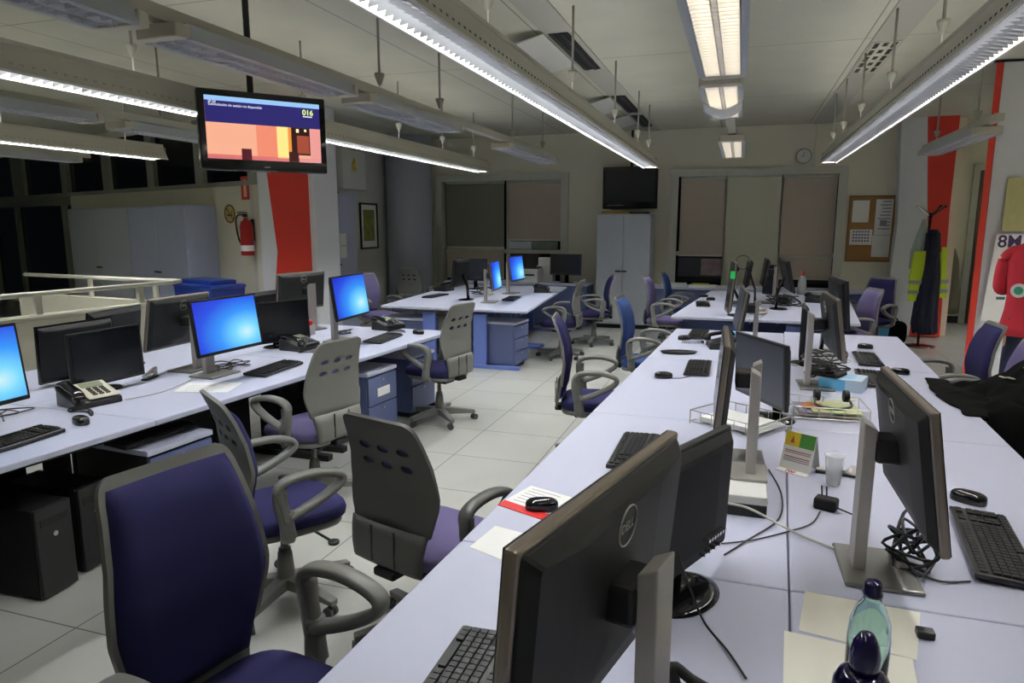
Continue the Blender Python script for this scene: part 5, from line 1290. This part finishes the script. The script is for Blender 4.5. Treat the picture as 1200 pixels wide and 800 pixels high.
# stapler, clutter on left desk
t = thing('stapler', 'silver stapler on the left desk right of the small dark screen', 'stapler', (-3.62, 3.42, DZ), R(15))
obj('base', bx(-.02, .02, -.07, .07, 0, .012), M_black, t, bevel=.003); bm = B(); box(bm, (0, 0, .0), (.026, .145, .02), T((0, .0, .042)) @ Matrix.Rotation(R(14), 4, 'X')); obj('arm', bm, M_chrome, t, bevel=.005)
bm = B(); box(bm, (0, .06, .025), (.02, .02, .04)); obj('hinge', bm, M_silver, t)
def clutter(x, y, label, seed, n=5, cols=None, s=1.):
    t = thing('office_clutter', label, 'clutter', (x, y, DZ)); rnd = random.Random(seed)
    names = ['crumpled_paper', 'small_box', 'cable_coil', 'note_pad', 'plug_block']
    for i in range(n):
        px, py = rnd.uniform(-.12, .12)*s, rnd.uniform(-.16, .16)*s; k = i % 5; bm = B()
        if k == 0:
            bmesh.ops.create_icosphere(bm, subdivisions=3, radius=.035)
            for v in bm.verts: v.co *= 1+.35*noise.noise(v.co*60+Vector((seed, i, 0))); v.co.z = max(v.co.z*.7+.02, 0)
            for v in bm.verts: v.co += Vector((px, py, 0))
            obj(names[k], bm, M_white, t)
        elif k == 1: box(bm, (px, py, .02), (.08, .05, .04)); obj(names[k], bm, MATS['cream_paper'], t, bevel=.003)
        elif k == 2:
            pts = [Vector((px+(.045+.008*math.sin(j*.7))*math.cos(j*.4), py+(.035+.006*math.cos(j*.9))*math.sin(j*.4), .006+.0009*j)) for j in range(60)]; sweep(bm, pts, .004, n=5); obj(names[k], bm, M_black, t)
        elif k == 3: box(bm, (px, py, .006), (.10, .07, .012), Matrix.Rotation(.0, 4, 'Z')); obj(names[k], bm, mat('olive_pad', (.20, .22, .06), .7), t)
        else: box(bm, (px, py, .018), (.05, .09, .036)); obj(names[k], bm, M_anthracite, t, bevel=.006)
    return t
clutter(-3.92, 3.52, 'small heap of papers and plugs under the tall dark monitor back', 3, 5)
t = thing('tissue_box', 'white box with a red top beside the grey stand near the red pillar', 'box', (-3.98, 6.12-.4, DZ))
for o in (obj('carton', bx(-.05, .05, -.05, .05, 0, .09), M_whitep, t, bevel=.003), obj('red_top', (lambda b: (pillow(b, .1, .09, .06, T((0, 0, .11)), e=.8, n=8), b)[1])(B()), M_redp, t, smooth=True)): pass
bpy.data.objects['tissue_box'].location = (-3.72, 5.30, DZ)
# PC towers under left desk
def tower(x, y, a, label, z=0, w_=.19, d_=.45, h_=.44):
    t = thing('computer_tower', label, 'computer', (x, y, z), R(a), 'computer towers under the desks')
    obj('case', bx(-w_/2, w_/2, -d_/2, d_/2-.02, .012, h_), M_black_soft, t, bevel=.004); f = obj('front', bx(-w_/2, w_/2, d_/2-.02, d_/2, .012, h_), M_black, t, bevel=.006)
    bm = B(); box(bm, (0, d_/2, h_-.07), (w_*.75, .006, .035)); obj('drive_slot', bm, M_anthracite, f)
    bm = B(); cyl(bm, (0, d_/2-.002, h_-.14), (0, d_/2+.004, h_-.14), .012); obj('power_button', bm, M_silver, f)
    [obj('foot', (lambda b: box(b, (sx*w_*.35, sy*d_*.38, .006), (.03, .04, .012)) and b)(B()), M_black, t) for sx in (-1, 1) for sy in (-1, 1)]
tower(-3.20, 2.18, -86, 'black computer tower on the floor under the left desk, nearer one'); tower(-3.25, 2.44, -86, 'black computer tower on the floor beside the other under the left desk')
tower(-3.2, 4.32, -86, 'black computer tower behind the perforated grey chair'); tower(-2.95, 8.6, -96, 'black computer tower under the aisle side of the middle block')
tower(-.35, 8.3, 90, 'black computer tower under the far right block')
# loose cables
def loops(name, c, r, n, m, rad, label, seed, z=DZ, hgt=.05):
    rnd = random.Random(seed); pts = []
    for i in range(n):
        a = i*2.3+rnd.uniform(-.5, .5); q = r*rnd.uniform(.35, 1); pts.append((c[0]+q*math.cos(a)*.7, c[1]+q*math.sin(a), z+rad+rnd.uniform(0, hgt)))
    return cable(name, pts, rad, m, label, k=6)
TG = 'tangled cable'
loops('tangled_cable', (.52, 2.16), .12, 26, M_black, .005, 'black cable tangle around the foot of the wide monitor', 1, hgt=.15)
loops('tangled_cable', (.56, 4.85), .24, 26, M_black, .005, 'black cable tangle behind the monitor over the mask box', 2, hgt=.16)
loops('tangled_cable', (.60, 5.1), .26, 10, M_cable_w, .004, 'pale cable loops behind the monitor over the mask box', 3, hgt=.12)
loops('tangled_cable', (.05, 2.75), .16, 10, M_black, .004, 'black cable loops around the lone silver column', 4, hgt=.08)
loops('tangled_cable', (-3.38, 3.85), .20, 14, M_black, .004, 'black cable tangle behind the middle blue screen', 5, hgt=.03)
loops('tangled_cable', (-3.45, 4.75), .22, 14, M_black, .004, 'black cable tangle around the phone by the middle blue screen', 6, hgt=.05)
loops('tangled_cable', (-3.42, 5.45), .18, 12, M_black, .004, 'black cable tangle behind the farthest blue screen', 7, hgt=.03)
loops('tangled_cable', (-3.65, 2.45), .20, 10, M_black, .0035, 'black cables left of the beige phone', 8, hgt=.02)
loops('tangled_cable', (-3.45, 9.2), .30, 26, M_black, .006, 'black cable tangle in the middle of the middle block', 9, hgt=.14)
loops('tangled_cable', (-3.3, 8.9), .30, 14, M_cable_w, .005, 'white cable loops in the middle of the middle block', 10, hgt=.10)
loops('tangled_cable', (.55, 9.2), .32, 30, M_black, .007, 'black cable tangle right of the brownish monitor', 11, hgt=.12)
loops('tangled_cable', (.22, 8.15), .16, 34, M_cable_w, .007, 'coiled pale cable bundle at the front of the far right block', 12, hgt=.06)
loops('tangled_cable', (.0, 8.6), .22, 18, M_black, .006, 'black cables behind the green-stickered monitor', 13, hgt=.10)
loops('tangled_cable', (.10, 5.4), .22, 12, M_black, .004, 'black cables at the foot of the far edge-on monitor', 14, hgt=.05)
cable('network_cable', [(.0, 2.30, .80), (.08, 2.33, .775), (.21, 2.26, .745), (.33, 2.19, .736), (.42, 2.12, .735), (.46, 2.03, .735)], .0045, M_cable_w, 'cream cable crossing the right desks from the black television monitor')
cable('black_lead', [(.155, 2.88, .734), (.19, 2.62, .734), (.17, 2.38, .734), (.07, 2.18, .734), (0, 2.05, .734)], .0028, M_black, 'thin black lead curving right of the white box')
cable('black_lead', [(.66, 2.10, .735), (.58, 2.075, .735), (.52, 2.12, .735), (.48, 2.16, .75)], .003, M_black, 'black lead of the right foreground keyboard')
cable('black_lead', [(-.13, 1.72, .92), (-.08, 1.70, .80), (-.04, 1.66, .736), (.02, 1.55, .736), (.06, 1.46, .736)], .0028, M_black, 'black lead falling from the glossy television monitor')
cable('black_lead', [(-3.30, 2.93, .736), (-3.25, 3.15, .734), (-3.33, 3.45, .734), (-3.45, 3.68, .736)], .003, M_cable_w, 'thin pale lead across the left desk to the middle blue screen')
cable('black_lead', [(-.40, 4.48, .735), (-.33, 4.50, .735), (-.27, 4.60, .735)], .002, M_black, 'mouse lead on the aisle side of the right block')
cable('black_lead', [(.53, 5.15, .80), (.46, 5.0, .76), (.40, 5.2, .74), (.30, 5.3, .735)], .004, M_cable_w, 'pale lead left of the far silver column')
# small speaker next to R8, base objects near bottom
t = thing('earphone_case', 'black clamp-like holder with a cream ball at the bottom edge', 'holder', (-.0, 1.36, DZ), R(5))
obj('bar', bx(-.09, .10, -.02, .02, 0, .02), M_black, t, bevel=.005)
bm = B(); sweep(bm, smoothpath([(-.08, .0, .02), (-.09, .02, .06), (-.05, .02, .035), (0, 0, .025)], 5), .012, n=8); obj('curved_arm', bm, M_anthracite, t, smooth=True)
bm = B(); bmesh.ops.create_uvsphere(bm, u_segments=20, v_segments=12, radius=.022)
for v in bm.verts: v.co += Vector((.03, -.0, .03))
obj('ball', bm, M_beige, t, smooth=True)
# sockets on the back of glossy tv monitor
tv = [o for o in bpy.data.objects if o.get('label', '').startswith('glossy black television monitor')][0]
for i in range(7):
    bm = B(); cyl(bm, (.08+.016*i, .0, .14), (.08+.016*i, -.020, .14), .0055, n=10); obj('socket', bm, M_chrome, tv)
for i in range(4):
    bm = B(); cyl(bm, (.06+.03*i, .0, .105), (.06+.03*i, -.018, .105), .005, n=8); obj('socket', bm, M_chrome, tv)
# printer, boxes on back counter
t = thing('desktop_printer', 'white printer on the back counter left of the black screen', 'printer', (-3.50, 11.62, DZ))
obj('body', bx(-.19, .19, -.2, .2, 0, .24), M_whitep, t, bevel=.015); obj('lid', bx(-.17, .17, -.18, .18, .24, .26), M_anthracite, t, bevel=.01); obj('paper_slot', bx(-.13, .13, -.203, -.2, .12, .15), M_black, t)
t = thing('paper_block', 'pale stack of boxes behind the white printer', 'boxes', (-3.28, 11.85, DZ)); obj('lower_box', bx(-.15, .15, -.09, .09, 0, .28), M_whitep, t, bevel=.004); obj('upper_box', bx(-.12, .14, -.08, .08, .28, .42), M_white, t, bevel=.004)
tag(obj('open_binder', bx(-.18, .18, -.13, .13, 0, .03), M_whitep, bevel=.004, loc=(-4.75, 11.6, DZ)), 'white binder lying at the left end of the back counter', 'binder')
t = thing('paper_pile', 'pile with a yellow sheet on the right back counter', 'paper', (-.55, 11.55, DZ)); obj('lower_pile', bx(-.22, .2, -.14, .14, 0, .03), M_white, t); obj('yellow_sheet', bx(-.18, .08, -.13, .12, .031, .05), mat('pale_yellow_paper', (.62, .60, .18), .8), t)
tag(obj('paper_ream', bx(-.2, .2, -.13, .13, 0, .05), M_whitep, bevel=.003, loc=(-1.02, 11.55, DZ)), 'flat white ream at the left of the right back counter', 'paper')
t = thing('water_bottle', 'clear water bottle with red cap on the far right block', 'bottle', (.86, 10.7, DZ))
bm = B(); lathe(bm, [(0, 0), (.055, 0), (.06, .02), (.06, .14), (.055, .20), (.03, .26), (.02, .275), (0, .275)], 24); obj('bottle_body', bm, mat('frosted_plastic', (.55, .58, .60), .2, trans=.4), t, smooth=True)
bm = B(); lathe(bm, [(.022, .27), (.03, .275), (.028, .33), (0, .34)], 20); obj('red_cap', bm, mat('pink_cap', (.55, .12, .12), .4), t, smooth=True)
# wall display between blind and counter (window view poster)
t = thing('window_picture', 'grey and pink picture strip standing in the lower right window, left part', 'picture', (-.66, WY+.04, .84), 0)
obj('board', bx(-.36, .36, 0, .01, 0, .33), mat('dark_photo', (.03, .03, .04), .4), t)
obj('pink_part', bx(.02, .36, -.002, 0, .03, .31), mat('pink_photo', (.30, .22, .22), .6, noise_amt=.8, nscale=7), t)
t = thing('window_papers', 'pale papers standing in the gap of the left window, above the blue screens', 'papers', (-3.65, WY+.045, 1.28)); obj('white_papers', bx(-.46, -.02, 0, .008, 0, .14), mat('bluish_paper', (.50, .55, .60), .8, noise_amt=.3, nscale=6), t); obj('green_paper', bx(-.01, .48, 0, .008, 0, .14), mat('green_grey_paper', (.17, .21, .17), .8, noise_amt=.5, nscale=5), t)
